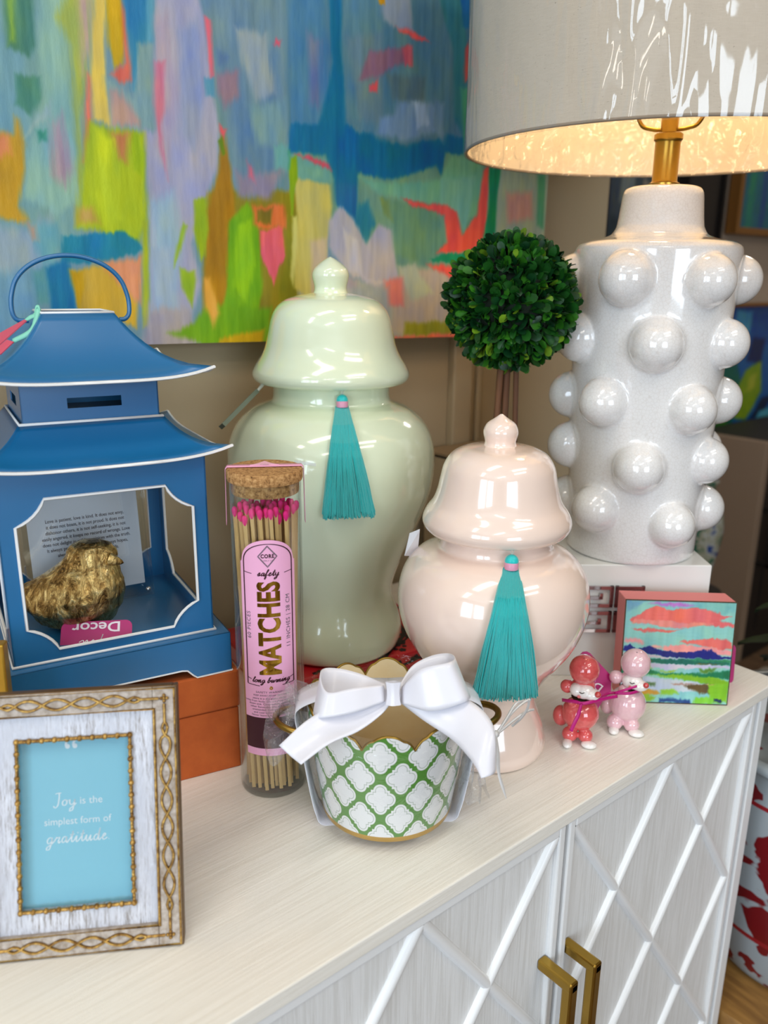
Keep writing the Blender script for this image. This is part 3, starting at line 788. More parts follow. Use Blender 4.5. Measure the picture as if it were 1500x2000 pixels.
ribbon('ribbon', [rel(72, 598, LD), rel(66, 612, LD - .002), rel(58, 616, LD - .004), rel(48, 624, LD - .004)], [rel(78, 600, LD), rel(74, 616, LD - .002), rel(62, 623, LD - .004), rel(52, 628, LD - .004)], MINT, ht)
ribbon('ribbon', [rel(68, 604, LD - .001), rel(70, 597, LD - .001), rel(76, 596, LD - .001), rel(79, 604, LD - .001)], [rel(66, 618, LD - .001), rel(71, 603, LD - .001), rel(75, 603, LD - .001), rel(76, 616, LD - .001)], MINT, ht)
q = [rel(49, 624, LD - .003), rel(52, 627, LD - .006), rel(-6, 678, LD - .012), rel(-24, 664, LD + .004)]
q2 = [rel(14, 664, LD - .010), rel(27, 668, LD - .013), rel(2, 692, LD - .020), rel(-30, 700, LD - .016)]
MB().add(q, [(0, 1, 2, 3)]).build('card', CORALCARD, ht, smooth=0, solid=.0008)
MB().add(q2, [(0, 1, 2, 3)]).build('card', CORALCARD, ht, smooth=0, solid=.0008)
# narrow gold frame at the far left
gf = thing('picture_frame', 'gold picture frame edge at the far left in front of the lantern base', 'picture frame', mx=Matrix.Translation((at_depth(5, 1330, .615).x, at_depth(5, 1330, .615).y, .0)) @ Matrix.Rotation(radians(-32), 4, 'Z') @ Matrix.Rotation(radians(-3), 4, 'X'))
GG = mat('yellow_gold_frame', (196, 150, 52), .35, .7, bump=(120, .3, .001))
GH = at_depth(0, 1262, .615).z
mb = MB().box(-.012, 0, 0, .012, 0, GH).box(-.15, -.138, 0, .012, 0, GH).box(-.138, -.012, 0, .012, 0, .012).box(-.138, -.012, 0, .012, GH - .012, GH)
mb.build('frame', GG, gf, smooth=0, bevel=.0015); MB().box(-.138, -.012, .004, .011, .012, GH - .012).build('print', PAPER, gf, smooth=0)

# ------------------------------------------------------------------ silver and gold photo frame, front left
FB = on_z(357, 1848, 0); fd = (on_z(0, 1885, 0) - FB).normalized(); fe = -fd; fn_ = EZ.cross(fe)
MX = frame_mx(FB, fe, fn_, EZ) @ Matrix.Rotation(radians(-17), 4, 'X')
PF = thing('photo_frame', 'silvered photo frame with gold braided border and a blue Joy quotation, leaning back', 'picture frame', mx=MX @ Matrix.Translation((0, 0, .0012)))
W_, H_ = .141, .1818
SILV = N('silver_crackle_paint'); f1 = SILV.noise(SILV.coord(scale=(1, 1, .12)), 700, 4, .7); f2 = SILV.noise(SILV.coord(scale=(.3, 1, .12)), 90, 4, .6)
c1 = SILV.ramp(f1, [(.34, rgb(128, 116, 104)), (.5, rgb(206, 206, 214)), (.7, rgb(232, 234, 242))])
SILV.l(SILV.mix(SILV.ramp(f2, [(.35, (1, 1, 1, 1)), (.6, (0, 0, 0, 1))]), c1, rgb(196, 198, 208)), SILV.b.inputs['Base Color'])
SILV.b.inputs['Roughness'].default_value = .38; SILV.b.inputs['Metallic'].default_value = .25; SILV.bump(f1, .6, .0015); SILV = SILV.m
ANTG = mat('antique_gold', (206, 166, 92), .36, .75, var=(260, (120, 84, 40)), bump=(500, .5, .0008))
BROWNG = mat('bronze_edge', (104, 76, 40), .45, .4)
def rect_ring(mb, x0, x1, z0, z1, wd, y0, y1):
    mb.box(x0, x0 + wd, y0, y1, z0, z1).box(x1 - wd, x1, y0, y1, z0, z1).box(x0 + wd, x1 - wd, y0, y1, z0, z0 + wd).box(x0 + wd, x1 - wd, y0, y1, z1 - wd, z1)
mb = MB(); rect_ring(mb, -W_, 0, 0, H_, .016, .0, .011); mb.build('outer_moulding', mat('pewter_ground', (196, 186, 178), .5, .1, var=(200, (150, 134, 118))), PF, smooth=0, bevel=.001)
mb = MB(); rect_ring(mb, -W_ - .0008, .0008, -.0008, H_ + .0008, .003, .0012, .013); mb.build('frame_back', BROWNG, PF, smooth=0, bevel=.0008)
mb = MB()
for x0, x1, z0, z1, r in ((-W_ + .001, -.001, .001, H_ - .001, .0011), (-W_ + .0152, -.0152, .0152, H_ - .0152, .0013)):
    mb.tube([(x0, -.0002, z0), (x1, -.0002, z0), (x1, -.0002, z1), (x0, -.0002, z1)], r, 8, True)
mb.build('gold_bead_line', ANTG, PF, smooth=60)
mb = MB()
def braid(L):     # one side in (s, t): s along the side, t across (+-)
    st = []
    for sg in (1, -1):
        st.append([(s, sg * .0036 * sin(pi * (s - .028) / .0215) * (1 if .028 < s < L - .028 else 0) + 0) for s in np.linspace(.028, L - .028, 60)])
        st.append([(.018, 0), (.0195, sg * .0010), (.0225, sg * .0018), (.0255, sg * .001), (.028, 0)]); st.append([(L - .018, 0), (L - .0195, sg * .001), (L - .0225, sg * .0018), (L - .0255, sg * .001), (L - .028, 0)])
    st.append([(.0035, 0), (.018, 0)]); st.append([(L - .0035, 0), (L - .018, 0)])
    return st
cr = .0080
for L, fnc in ((H_, lambda s, t: (-cr + t, s)), (H_, lambda s, t: (-W_ + cr + t, s)), (W_, lambda s, t: (-s, cr + t)), (W_, lambda s, t: (-s, H_ - cr + t))):
    for k_, st in enumerate(braid(L)):
        lo = 12 / 1000
        pts = [fnc(.0085 + s * (L - .017) / L, t) for s, t in st]
        mb.tube([(x, -.0004 - (.0004 if k_ % 2 else 0), z) for x, z in pts], .00105, 6)
for x in (-cr, -W_ + cr):
    for z in (cr, H_ - cr):
        for dx, dz in ((0, 0), (.002, 0), (-.002, 0), (0, .002), (0, -.002)): mb.ball((x + dx, -.0003, z + dz), .0013, 8, 6)
mb.build('gold_braid', ANTG, PF, smooth=60)
mb = MB()
ox, oz0, oz1 = .0325, .0315, .1490
for (a0, a1, b0, b1) in ((-W_ + .016, -W_ + ox, .016, H_ - .016), (-ox, -.016, .016, H_ - .016), (-W_ + ox, -ox, .016, oz0), (-W_ + ox, -ox, oz1, H_ - .016)): mb.box(a0, a1, .0035, .010, b0, b1)
mb.build('silver_panel', SILV, PF, smooth=0)
mb = MB(); x0, x1 = -W_ + ox, -ox
rect = [(x0, oz0), (x1, oz0), (x1, oz1), (x0, oz1)]
mb.tube([(x, .0026, z) for x, z in rect], .0013, 8, True)
for k in range(4):
    (ax, az), (bx, bz) = rect[k], rect[(k + 1) % 4]; n = int(round(math.hypot(bx - ax, bz - az) / .0085))
    for j in range(n):
        t = j / n; mb.ball((ax + (bx - ax) * t, .0022, az + (bz - az) * t), .0021, 10, 7)
        for d_ in (.35, .6):
            t2 = (j + d_) / n; mb.ball((ax + (bx - ax) * t2, .0022, az + (bz - az) * t2), .00165, 8, 6, sc=((1.6, 1, .8) if k % 2 == 0 else (.8, 1, 1.6)))
mb.build('inner_bead_trim', ANTG, PF, smooth=60)
MB().box(x0, x1, .0085, .0095, oz0, oz1).build('print', mat('sky_blue_print', (142, 206, 226), .6), PF, smooth=0)
MB().box(x0, x1, .0060, .0066, oz0, oz1).build('glass_pane', film('frame_glass', (.97, .99, 1), .2, .01), PF, smooth=0)
xc = (x0 + x1) / 2; WPR = mat('white_print', (240, 246, 250), .6); mb = MB(); Y = .0083
put(pen_word('Joy', .0042, .00042, .12), lambda v: Vector((v.x + xc - .0085, Y, v.y + .1012)), '', 0, 0, mb)
put(text_geo('is the', .0072, 1.0), lambda v: Vector((v.x + xc + .0095, Y, v.y + .1016)), '', 0, 0, mb)
put(text_geo('simplest form of', .0070, .98), lambda v: Vector((v.x + xc, Y, v.y + .0880)), '', 0, 0, mb)
put(pen_word('gratitude.', .0045, .00042, .15), lambda v: Vector((v.x + xc, Y, v.y + .0752)), '', 0, 0, mb)
mb.build('quotation_lettering', WPR, PF, smooth=0)
for dx in (-.0045, 0.0005):
    mb = MB()
    c0 = Vector((xc - .001 + dx, Y, .1425))
    mb.lathe([(.0017, 0), (0, .00005)], 14, Matrix.Translation(c0) @ Matrix.Rotation(pi / 2, 4, 'X'))
    put(strokes_geo([[(-.0012, 0.0005), (-.0006, .003), (.0012, .0046)]], .0008), lambda v: Vector((c0.x + v.x, Y, c0.z + v.y)), '', 0, 0, mb); mb.build('quotation_mark', WPR, PF, smooth=0)
for k_ in range(1): pass
MB().prism([(-.09, .0125), (-.05, .0125), (-.055, .066), (-.085, .066)], 0, .0015, Matrix.Rotation(radians(0), 4, 'X')).build('easel_leg', BROWNG, PF, smooth=0, mx=Matrix.Translation((0, .012, .0)) @ Matrix.Rotation(radians(17), 4, 'X') @ Matrix.Translation((0, -.012, .0)))
# ------------------------------------------------------------------ ginger jars
def ginger_jar(name, label, x, y, z, body, lid, m, group=None):
    t = thing(name, label, 'jar', (x, y, z), face(x, y), group)
    MB().lathe(smooth_prof(body), 96).build('jar_body', m, t, smooth=50)
    MB().lathe(smooth_prof(lid[0]), 96).build('lid', m, t, smooth=50)
    MB().lathe(smooth_prof(lid[1]), 48).build('lid_knob', m, D.objects[t.children[-1].name] if False else t.children[-1], smooth=50)
    return t
G_B = [(.060, 0), (.076, .0015), (.0815, .009), (.0835, .022), (.0805, .036), (.0745, .052), (.0712, .066), (.0725, .082), (.0805, .106), (.0935, .137), (.1055, .165), (.1145, .193), (.1185, .222), (.1165, .248), (.107, .270), (.090, .286), (.0735, .2935), (.0675, .2965), (.0655, .303), (.0655, .317), (.0655, .322), (.058, .322)]
G_L = [(.056, .3165), (.078, .3165), (.084, .318), (.0872, .3225), (.0872, .3285), (.0835, .3360), (.0775, .3450), (.0725, .3560), (.0690, .3700), (.0655, .3850), (.0600, .3965), (.0500, .4050), (.0370, .4095), (.0260, .4115), (.0205, .4125), (.012, .4130)]
G_K = [(.0195, .4115), (.0178, .4160), (.0178, .4200), (.0195, .4270), (.0200, .4320), (.0180, .4380), (.0120, .4435), (.0050, .4480), (.001, .4500), (0, .4502)]
gx, gy = .547, .749
JG = ginger_jar('ginger_jar', 'tall pale green glazed ginger jar standing on the red lacquer box', gx, gy, .0252, G_B, (G_L, G_K), CER_G)
P_B = [(.045, 0), (.0545, .0012), (.0585, .007), (.0590, .014), (.0555, .028), (.0500, .043), (.0468, .056), (.0485, .070), (.0600, .090), (.0745, .110), (.0850, .130), (.0908, .152), (.0905, .172), (.0850, .190), (.0740, .2035), (.0610, .2105), (.0540, .2130), (.0520, .2180), (.0518, .226), (.0518, .232), (.045, .232)]
P_L = [(.044, .2275), (.060, .2275), (.0655, .2295), (.0688, .2345), (.0692, .2400), (.0660, .2475), (.0600, .2560), (.0560, .2670), (.0535, .2790), (.0505, .2905), (.0440, .3000), (.0340, .3055), (.0240, .3075), (.0175, .3085), (.010, .309)]
P_K = [(.0155, .3075), (.0142, .3110), (.0145, .3140), (.0158, .3190), (.0155, .3235), (.0125, .3290), (.0060, .3335), (.0015, .3368), (0, .3372)]
px_, py_ = .5535, .4975
JP = ginger_jar('ginger_jar', 'short blush pink glazed ginger jar standing directly on the white sideboard', px_, py_, 0, P_B, (P_L, P_K), CER_P)

def jar_radius(prof, z):
    P = smooth_prof(prof)
    c = [r for (r, q), (r2, q2) in zip(P, P[1:]) if min(q, q2) <= z <= max(q, q2)]
    return max(c) if c else 0
def tassel(label, jar, jx, jy, jz, body, lidr, zt, zb, xt, xb, wt, wb, bend, seed):
    """hangs from the jar's neck; local -Y faces the viewer. xt/xb = sideways position at top and bottom, w = half widths"""
    rs = random.Random(seed)
    t = thing('tassel', label, 'tassel', (jx, jy, jz), face(jx, jy), 'teal silk tassels' if False else None)
    def hull(z):
        r = max([jar_radius(body, q) for q in np.linspace(z, zt, 12)]); return r
    rt = hull(zt) + .006
    rr = .0062
    MB().ball((xt, -rt - .002, zt - .006), rr, 20, 12, sc=(1, .9, 1.0)).build('tassel_head', TEAL, t, smooth=60)
    MB().lathe([(rr * .98, -.013), (rr * 1.02, -.0075), (rr * .9, -.0065)], 20, Matrix.Translation((xt, -rt - .002, zt))).build('thread_band', PINKBAND, t, smooth=60)
    MB().tube(catmull([(xt - .002, -rt + .003, zt + .008), (xt - .001, -rt - .001, zt + .002), (xt, -rt - .001, zt)], 4), .0005, 6).tube(catmull([(xt + .003, -rt + .003, zt + .008), (xt + .001, -rt - .001, zt + .002), (xt, -rt - .001, zt)], 4), .0005, 6).build('loop', STRING, t, smooth=60)
    mb = MB()
    L = zt - .013 - zb
    for k in range(620):
        a = rs.uniform(-1, 1); a = a * (1 - .12 * rs.random()); lay = rs.random() * sqrt(max(0, 1 - a * a)); ph = rs.uniform(0, 6.28); wob = rs.uniform(.0002, .0009)
        end = rs.uniform(-.0035, .0045) + abs(a) ** 3 * .004 * rs.random(); pts = []
        for i in range(8):
            v = i / 7; z = zt - .013 - (L + end) * v
            wv = wt + (wb - wt) * (v ** bend); x = xt + (xb - xt) * v + a * wv + wob * sin(ph + 5 * v)
            dep = .0045 + .010 * lay * min(1, .35 + v)
            R = hull(z) + dep * (1 if v < .95 else 1) + .0015
            if v == 0: R = rt + .002 + (lay - .5) * .009
            if i == 1: R = max(R, rt + .002 + (lay - .5) * .009)
            an = x / R; pts.append(Vector((R * sin(an), -R * cos(an), z)))
        mb.tube(pts, .00062, 3)
    sk = mb.build('fringe', TEAL, t, smooth=0); sk['kind'] = 'stuff'; return t
def side(jx, jy, jz, z, px):   # sideways distance from the axis for a pixel column at that height
    q = proj((jx, jy, jz + z)); return (px - q[0]) * (q[2] - .1) / F
tassel('teal tassel with pink thread band hanging from the tall green jar', JG, gx, gy, .0252, G_B, .087, .3120, .198, side(gx, gy, 0, .31, 669), side(gx, gy, 0, .2, 681), .0065, .0285, .85, 1)
tassel('teal tassel with pink thread band hanging from the pink jar', JP, px_, py_, 0, P_B, .069, .2240, .1100, side(px_, py_, 0, .225, 1004), side(px_, py_, 0, .12, 995), .0068, .0300, .75, 2)
# tags hanging behind the jar lids
def pt(px, py, d): return at_depth(px, py, d)
tg = thing('hang_tag', 'grey-green card tag seen edge-on beside the tall green jar neck', 'tag', tuple(pt(515, 762, .90)))
o1 = Vector(tg.location)
SAGECARD = mat('sage_card', (104, 114, 98), .6)
MB().add([pt(504, 762, .888) - o1, pt(497, 768, .905) - o1, pt(430, 836, .86) - o1, pt(437, 830, .845) - o1], [(0, 1, 2, 3)]).build('card', SAGECARD, tg, smooth=0, solid=.0045)
MB().tube([pt(522, 740, .90) - o1, pt(512, 752, .895) - o1, pt(501, 766, .893) - o1], [.001, .0022, .0012], 6).build('string', STRING, tg, smooth=60)
tg = thing('hang_tag', 'white card tag half hidden behind the pink jar shoulder', 'tag', tuple(pt(815, 1030, .76)))
o1 = Vector(tg.location)
MB().add([pt(820, 1034, .775) - o1, pt(800, 1042, .785) - o1, pt(790, 1085, .80) - o1, pt(815, 1085, .81) - o1], [(0, 1, 2, 3)]).build('card', PAPER, tg, smooth=0, solid=.001)
ribbon('ribbon', [pt(832, 1020, .752) - o1, pt(840, 1010, .76) - o1, pt(850, 1004, .765) - o1], [pt(844, 1026, .752) - o1, pt(852, 1016, .76) - o1, pt(862, 1008, .765) - o1], PAPER, tg)

# ------------------------------------------------------------------ red lacquer box under the green jar
RB = thing('lacquer_box', 'flat red lacquered box with black blossom branches under the tall green jar', 'box', (.56, .76, 0), radians(-8))
RED = mat('red_lacquer', (190, 26, 38), .3, coat=.5)
bx0, bx1, by0, by1 = -.122, .122, -.088, .088
MB().box(bx0, bx1, by0, by1, 0, .025).build('box_body', RED, RB, smooth=0, bevel=.004)
mb = MB(); rs = random.Random(5)
def blossom(mb, c, r, top=True):
    P = []
    for k in range(25):
        a = 2 * pi * k / 25; q = r * (.72 + .28 * abs(cos(2.5 * a))) ; P.append((c[0] + q * cos(a), c[1] + q * sin(a)))
    mb.prism(P, .0250, .0253) if top else mb.prism(P, 0, .0003, Matrix.Translation((0, by0 - .0001, 0)) @ Matrix.Rotation(pi / 2, 4, 'X'))
def branch(mb, pts, wd, top=True):
    vs, fs = strokes_geo([pts], wd, 8)
    mb.add([Vector((v.x, v.y, .0252)) if top else Vector((v.x, by0 - .0002, v.y)) for v in vs], fs)
branch(mb, [(.01, -.086), (.03, -.068), (.05, -.060), (.075, -.040), (.085, -.01), (.10, .03), (.105, .07)], .0035); branch(mb, [(.018, -.087), (.040, -.070), (.060, -.06), (.09, -.04), (.1, -.02)], .0022)
for k in range(26):
    t = rs.random(); blossom(mb, (.02 + .09 * t + rs.uniform(-.012, .012), -.075 + .13 * t * t + rs.uniform(-.014, .014)), rs.uniform(.003, .0055))
for k in range(20): blossom(mb, (rs.uniform(-.11, .11), rs.choice((-.08, .08)) + rs.uniform(-.006, .006)), rs.uniform(.0025, .004))
branch(mb, [(-.03, .003), (.0, .012), (.04, .010), (.09, .019)], .003, False)
for k in range(9): blossom(mb, (rs.uniform(-.02, .11), rs.uniform(.006, .019)), rs.uniform(.003, .0045), False)
bl = mb.build('blossom_pattern', BLACK, RB, smooth=0); bl['kind'] = 'stuff'

# ------------------------------------------------------------------ match jar
tx, ty = .353, .579; TF = face(tx, ty)
MJ = thing('match_jar', 'tall glass tube of matches with cork lid and lilac label beside the orange box', 'jar', (tx, ty, 0), TF)
R = .0302
gp = [(0, .0), (.0285, .0), (.0298, .0012), (.0302, .004), (R, .287), (.0300, .2900), (.0292, .2900), (.0290, .286), (.0288, .006), (.027, .004), (0, .004)]
MB().lathe(gp, 72).build('glass_tube', GLASS, MJ, smooth=50)
MB().lathe([(0, .2800), (.0280, .2800), (.0286, .282), (.0287, .2905), (.0312, .2908), (.0318, .2925), (.0320, .2990), (.0312, .3005), (0, .3005)], 64).build('cork', CORK, MJ, smooth=40)
def cyl(s, z, eps=.0004): a = s / (R + eps); return Vector(((R + eps) * sin(a), -(R + eps) * cos(a), z))
def tz(py): return max(0.0, min(.3, solve_z(py)))
def solve_z(py, off=R):
    q = Vector((tx, ty, 0)) - HD * off; lo, hi = -.2, .5
    for _ in range(40):
        m_ = (lo + hi) / 2
        if proj((q.x, q.y, m_))[1] > py: lo = m_
        else: hi = m_
    return m_
zl0, zl1, zsh, zap = tz(1476), tz(1108), tz(1095), tz(1055)
HWL = .0250
mb = MB(); pts = []
def label_top(s): return zsh + (zap - zsh) * sqrt(max(0, 1 - (s / (HWL * .93)) ** 2)) if abs(s) < HWL * .93 else zsh - .002
mb.grid(lambda u, v: cyl((2 * u - 1) * HWL, zl0 + (label_top((2 * u - 1) * HWL) - zl0) * v), 48, 10)
LB = mb.build('label', LABEL, MJ, smooth=60)
def on_label(geo, s0, z0, m, name='lettering', step=.0012, eps=.0006, par=None):
    vs, fs = slice_geo([v + Vector((s0, z0, 0)) for v in geo[0]], geo[1], step)
    MB().add([cyl(v.x, v.y, eps) for v in vs], fs).build(name, m, par or LB, smooth=0)
# printed bands, outline
zb0, zb1 = tz(1462), tz(1402)
MB().grid(lambda u, v: cyl((2 * u - 1) * HWL, zb0 + (zb1 - zb0) * v, .0005), 40, 2).build('dark_band', INK, LB, smooth=60)
hw = HWL * .86; zo = tz(1338); n = 30
top = [(hw * cos(pi * k / n), zsh - .001 + (zap - zsh - .0025) * sin(pi * k / n)) for k in range(n + 1)]
ol = strokes_geo([[(.010, zo - .0008), (hw, zo)], [(hw, zo)] + [top[0]], [(-.010, zo - .0008), (-hw, zo)], [(-hw, zo), top[-1]]], .0006, 10)
on_label(ol, 0, 0, INK); on_label(strokes_geo([top], .0006, 2), 0, 0, INK)
zc = tz(1087)
for q, wd in ((.0082, .0003), (.0074, .0002)):
    on_label(strokes_geo([[(0, q * 1.15), (q, 0)], [(q, 0), (0, -q * 1.15)], [(0, -q * 1.15), (-q, 0)], [(-q, 0), (0, q * 1.15)]], wd), 0, zc, GREYPRINT)
on_label(text_geo('CORE', .0046, .85, .0002, spacing=1.15), 0, zc - .0012, INK)
on_label(text_geo('SUPPLY CO', .0016, 1.1, spacing=1.2), 0, zc - .0042, GREYPRINT)
on_label(pen_word('safety', .0030, .00055, .35), 0, tz(1125), INK)
on_label(strokes_geo([[(-.0215, .0012), (-.014, 0)]], .0005), 0, tz(1121), INK, 'rule'); on_label(strokes_geo([[(.014, 0), (.0215, .0012)]], .0005), 0, tz(1121), INK, 'rule')
zM0, zM1 = tz(1318), tz(1136)
g = text_geo('MATCHES', .020, 1, .0007, spacing=1.0); x0_ = min(v.x for v in g[0]); x1_ = max(v.x for v in g[0]); y1_ = max(v.y for v in g[0]); y0_ = min(v.y for v in g[0])
sxx = (zM1 - zM0) / (x1_ - x0_); g = ([Vector(((.5 - (v.y - y0_) / (y1_ - y0_)) * .0200, (v.x - x0_) * sxx, 0)) for v in g[0]], g[1])
on_label(g, .0, zM0, FOIL)
on_label(rot90(text_geo('60 PIECES', .0052, 1.0, spacing=1.15)), -.0165, tz(1222), GREYPRINT)
on_label(rot90(text_geo('11 INCHES | 28 CM', .0054, 1.0, spacing=1.1)), .0185, tz(1217), GREYPRINT)
on_label(pen_word('long burning', .0027, .0005, .4), 0, tz(1333), INK)
on_label(strokes_geo([[(-.0215, .0012), (-.0175, 0)]], .0005), 0, tz(1328), INK, 'rule'); on_label(strokes_geo([[(.0175, 0), (.0215, .0012)]], .0005), 0, tz(1328), INK, 'rule')
on_label(strokes_geo([[(0, .0022), (-.0010, .0004), (0, -.0008), (.0010, .0004), (0, .0022)]], .0006), 0, tz(1345), FOIL)
on_label(text_geo('SAFETY WARNING:', .0026, 1.15, spacing=1.1), 0, tz(1354), GREYPRINT)
on_label(text_geo('KEEP AWAY FROM CHILDREN', .0022, 1.1), 0, tz(1360), GREYPRINT)
on_label(text_geo('''store in a dry place, strike
away from body. Do not drop matches
down sink. Close before striking
other flammable. Do not leave
unattended. Extinguish fully
and cool before disposal.
Never leave a burning match''', .0026, 1.1, line=1.05), -.002, tz(1366), GREYPRINT)
# pink paper seal over the cork
mb = MB()
def strap(u, v):
    s = (u - .5) * 2; wv = .004 + (v - .5) * .0090
    if abs(s) < .62: return Vector((s / .62 * .0322, wv, .3010 + .0004))
    k = (abs(s) - .62) / .38; return Vector((math.copysign(.0326 + .0008 * k, s), wv, .3012 - .050 * k if s < 0 else .3012 - .050 * k))
mb.grid(strap, 61, 3); SEAL = MB(); SEAL = mb.build('paper_seal', mat('pink_paper', (238, 168, 200), .5), MJ, smooth=50, solid=.0004)
MB().prism([(-.0120, .003), (.0120, .003), (.0050, .010), (0, .0180), (-.0050, .010)], .3018, .3022).build('seal_point', mat('pale_pink_paper', (246, 188, 214), .5), SEAL, smooth=0)
put(text_geo('CORE', .0030, .9), lambda v: Vector((v.x, v.y + .0010, .3026)), 'lettering', INK, SEAL)
cl = thing('sticker', 'small clear sticker strip poking out behind the match jar cork', 'sticker', tuple(at_depth(592, 905, .74)))
oo = Vector(cl.location)
MB().add([at_depth(576, 899, .735) - oo, at_depth(617, 905, .745) - oo, at_depth(617, 911, .745) - oo, at_depth(575, 905, .735) - oo], [(0, 1, 2, 3)]).build('strip', film('sticker_film', (.9, .95, .96), .3, .1, haze=.35), cl, smooth=0, solid=.0003)
# matches: each one a thing; stick and head
rs = random.Random(11)
stick_me = None; M_TAB = []
def disk(n, rad):
    out = []
    for k in range(n):
        r = rad * sqrt((k + .5) / n); a = k * 2.39996; out.append((r * cos(a), r * sin(a)))
    return out
tops = disk(60, .0268); bots = disk(60, .0246)
lenm = .2615
st0 = MB().prism([(-.00155, -.00155), (.00155, -.00155), (.00155, .00155), (-.00155, .00155)], 0, lenm)
hd0 = MB().lathe([(0, -.0045), (.0016, -.004), (.0021, -.002), (.0025, .0008), (.0024, .0028), (.0015, .0045), (0, .0050)], 12)
first = None
for k in range(60):
    rot = .5; (ax, ay), (bx, by) = bots[k], tops[(k * 1) % 60]
    cx, cy = ax * cos(rot) - ay * sin(rot), ax * sin(rot) + ay * cos(rot)
    up = Vector((bx - cx, by - cy, lenm)).normalized(); base = Vector((cx, cy, .0052 + rs.uniform(0, .0005)))
    Q = Vector((0, 0, 1)).rotation_difference(up).to_matrix().to_4x4()
    world = Matrix.Translation((tx, ty, 0)) @ Matrix.Rotation(TF, 4, 'Z') @ Matrix.Translation(base) @ Q
    if first is None:
        r0 = thing('matchstick', '', 'match', mx=world, group='pink-headed matches in the glass tube')
        a = st0.build('stick', MATCHWOOD, r0, smooth=0); b = hd0.build('match_head', MATCHPINK, r0, smooth=60, mx=Matrix.Translation((0, 0, lenm)))
        r0['label'] = 'long wooden safety match with hot pink head inside the corked glass tube'; first = (r0, a, b)
    else:
        r0 = first[0].copy(); COL.objects.link(r0); r0.matrix_world = world @ Matrix.Diagonal((1, 1, 1 - rs.uniform(-.005, .03), 1))
        for ch in first[1:]:
            c = ch.copy(); COL.objects.link(c); c.parent = r0
# ------------------------------------------------------------------ scalloped cachepot in cellophane with a satin bow
bcx, bcy = .4085, .4805
BK = thing('cachepot', 'white and green trellis cachepot with scalloped gold rim, tied with a white bow', 'pot', (bcx, bcy, 0), radians(-36))
RT, RB_, BHT = .0700, .0560, .1120
def brad(z): t = (z - .008) / (BHT - .008); return RB_ + (RT - RB_) * (t ** .80 if t > 0 else t)
def lobe(a, n=10, ph=.0):
    t = ((a / (2 * pi) * n + ph) % 1) - .5; q = abs(t)
    if q < .26: return 1 - .30 * (q / .26) ** 2.2
    if q < .31: return .70 - .06 * (q - .26) / .05
    return .64 * (1 - ((q - .31) / .19) ** 1.7)
PH0 = .10
def wall(u, v, eps=0.0, z0=.008):
    a = 2 * pi * u; top = BHT - .0155 + .0155 * lobe(a, 10, PH0)
    z = z0 + (top - z0) * v; r = brad(z) + eps; return Vector((r * cos(a), r * sin(a), z))
# trellis pattern material (quatrefoil cells), driven by real coordinates around the pot
TR = N('green_trellis_glaze'); cc = TR.n('ShaderNodeTexCoord'); sp = TR.n('ShaderNodeSeparateXYZ'); TR.l(cc.outputs['Object'], sp.inputs[0])
Mt = TR.math
ang = Mt('ARCTAN2', sp.outputs[1], sp.outputs[0]); NC = 12
u_ = Mt('MULTIPLY', ang, NC / (2 * pi)); v_ = Mt('DIVIDE', Mt('SUBTRACT', sp.outputs[2], .0110), .0410)
u_ = Mt('ADD', u_, .30)
def cell(du, dv):
    a = Mt('SUBTRACT', Mt('FRACT', Mt('ADD', Mt('ADD', u_, du), 20.5)), .5); b = Mt('SUBTRACT', Mt('FRACT', Mt('ADD', Mt('ADD', v_, dv), 20.5)), .5)
    return Mt('ABSOLUTE', a), Mt('ABSOLUTE', b)
def sdf(a, b):
    """barbed quatrefoil: four rounded lobes joined by stepped corners; negative inside"""
    def circ(cx, cy, r): return Mt('SUBTRACT', Mt('SQRT', Mt('ADD', Mt('POWER', Mt('SUBTRACT', a, cx), 2), Mt('POWER', Mt('SUBTRACT', b, cy), 2))), r)
    d = Mt('MINIMUM', circ(.205, 0, .155), circ(0, .205, .155))
    bx = Mt('SUBTRACT', Mt('MAXIMUM', a, b), .215)                              # square shoulder
    d = Mt('MINIMUM', d, bx)
    return d
d1 = sdf(*cell(0, 0)); d2 = sdf(*cell(.5, .5)); dd = Mt('MINIMUM', d1, d2)
GREEN = rgb(78, 142, 52); WHT = rgb(238, 240, 240); GREY = rgb(150, 168, 150)
def band(lo, hi, e=.008): return Mt('MULTIPLY', Mt('SMOOTH_MIN', 1, Mt('MAXIMUM', 0, Mt('DIVIDE', Mt('SUBTRACT', dd, lo), e)), .0), 1)
g1 = Mt('MINIMUM', 1, Mt('MAXIMUM', 0, Mt('DIVIDE', Mt('SUBTRACT', dd, .010), .008)))
l1 = Mt('MULTIPLY', Mt('MINIMUM', 1, Mt('MAXIMUM', 0, Mt('DIVIDE', Mt('ADD', dd, .048), .006))), Mt('MINIMUM', 1, Mt('MAXIMUM', 0, Mt('DIVIDE', Mt('SUBTRACT', -.030, dd), .006))))
c_ = TR.mix(l1, WHT, GREY); c_ = TR.mix(g1, c_, GREEN)
TR.l(c_, TR.b.inputs['Base Color']); TR.b.inputs['Roughness'].default_value = .28; TR.b.inputs['Coat Weight'].default_value = .7
MB().grid(lambda u, v: wall(u, v), 360, 40, True).build('outer_wall', TR.m, BK, smooth=60)
MB().grid(lambda u, v: wall(u, v, -.0028), 360, 30, True).build('inner_wall', CREAMGOLD, BK, smooth=60)
MB().tube([wall(k / 360, 1, -.0014) + Vector((0, 0, .0)) for k in range(360)], .0014, 8, True).build('rim', PAINTGOLD, BK, smooth=60)
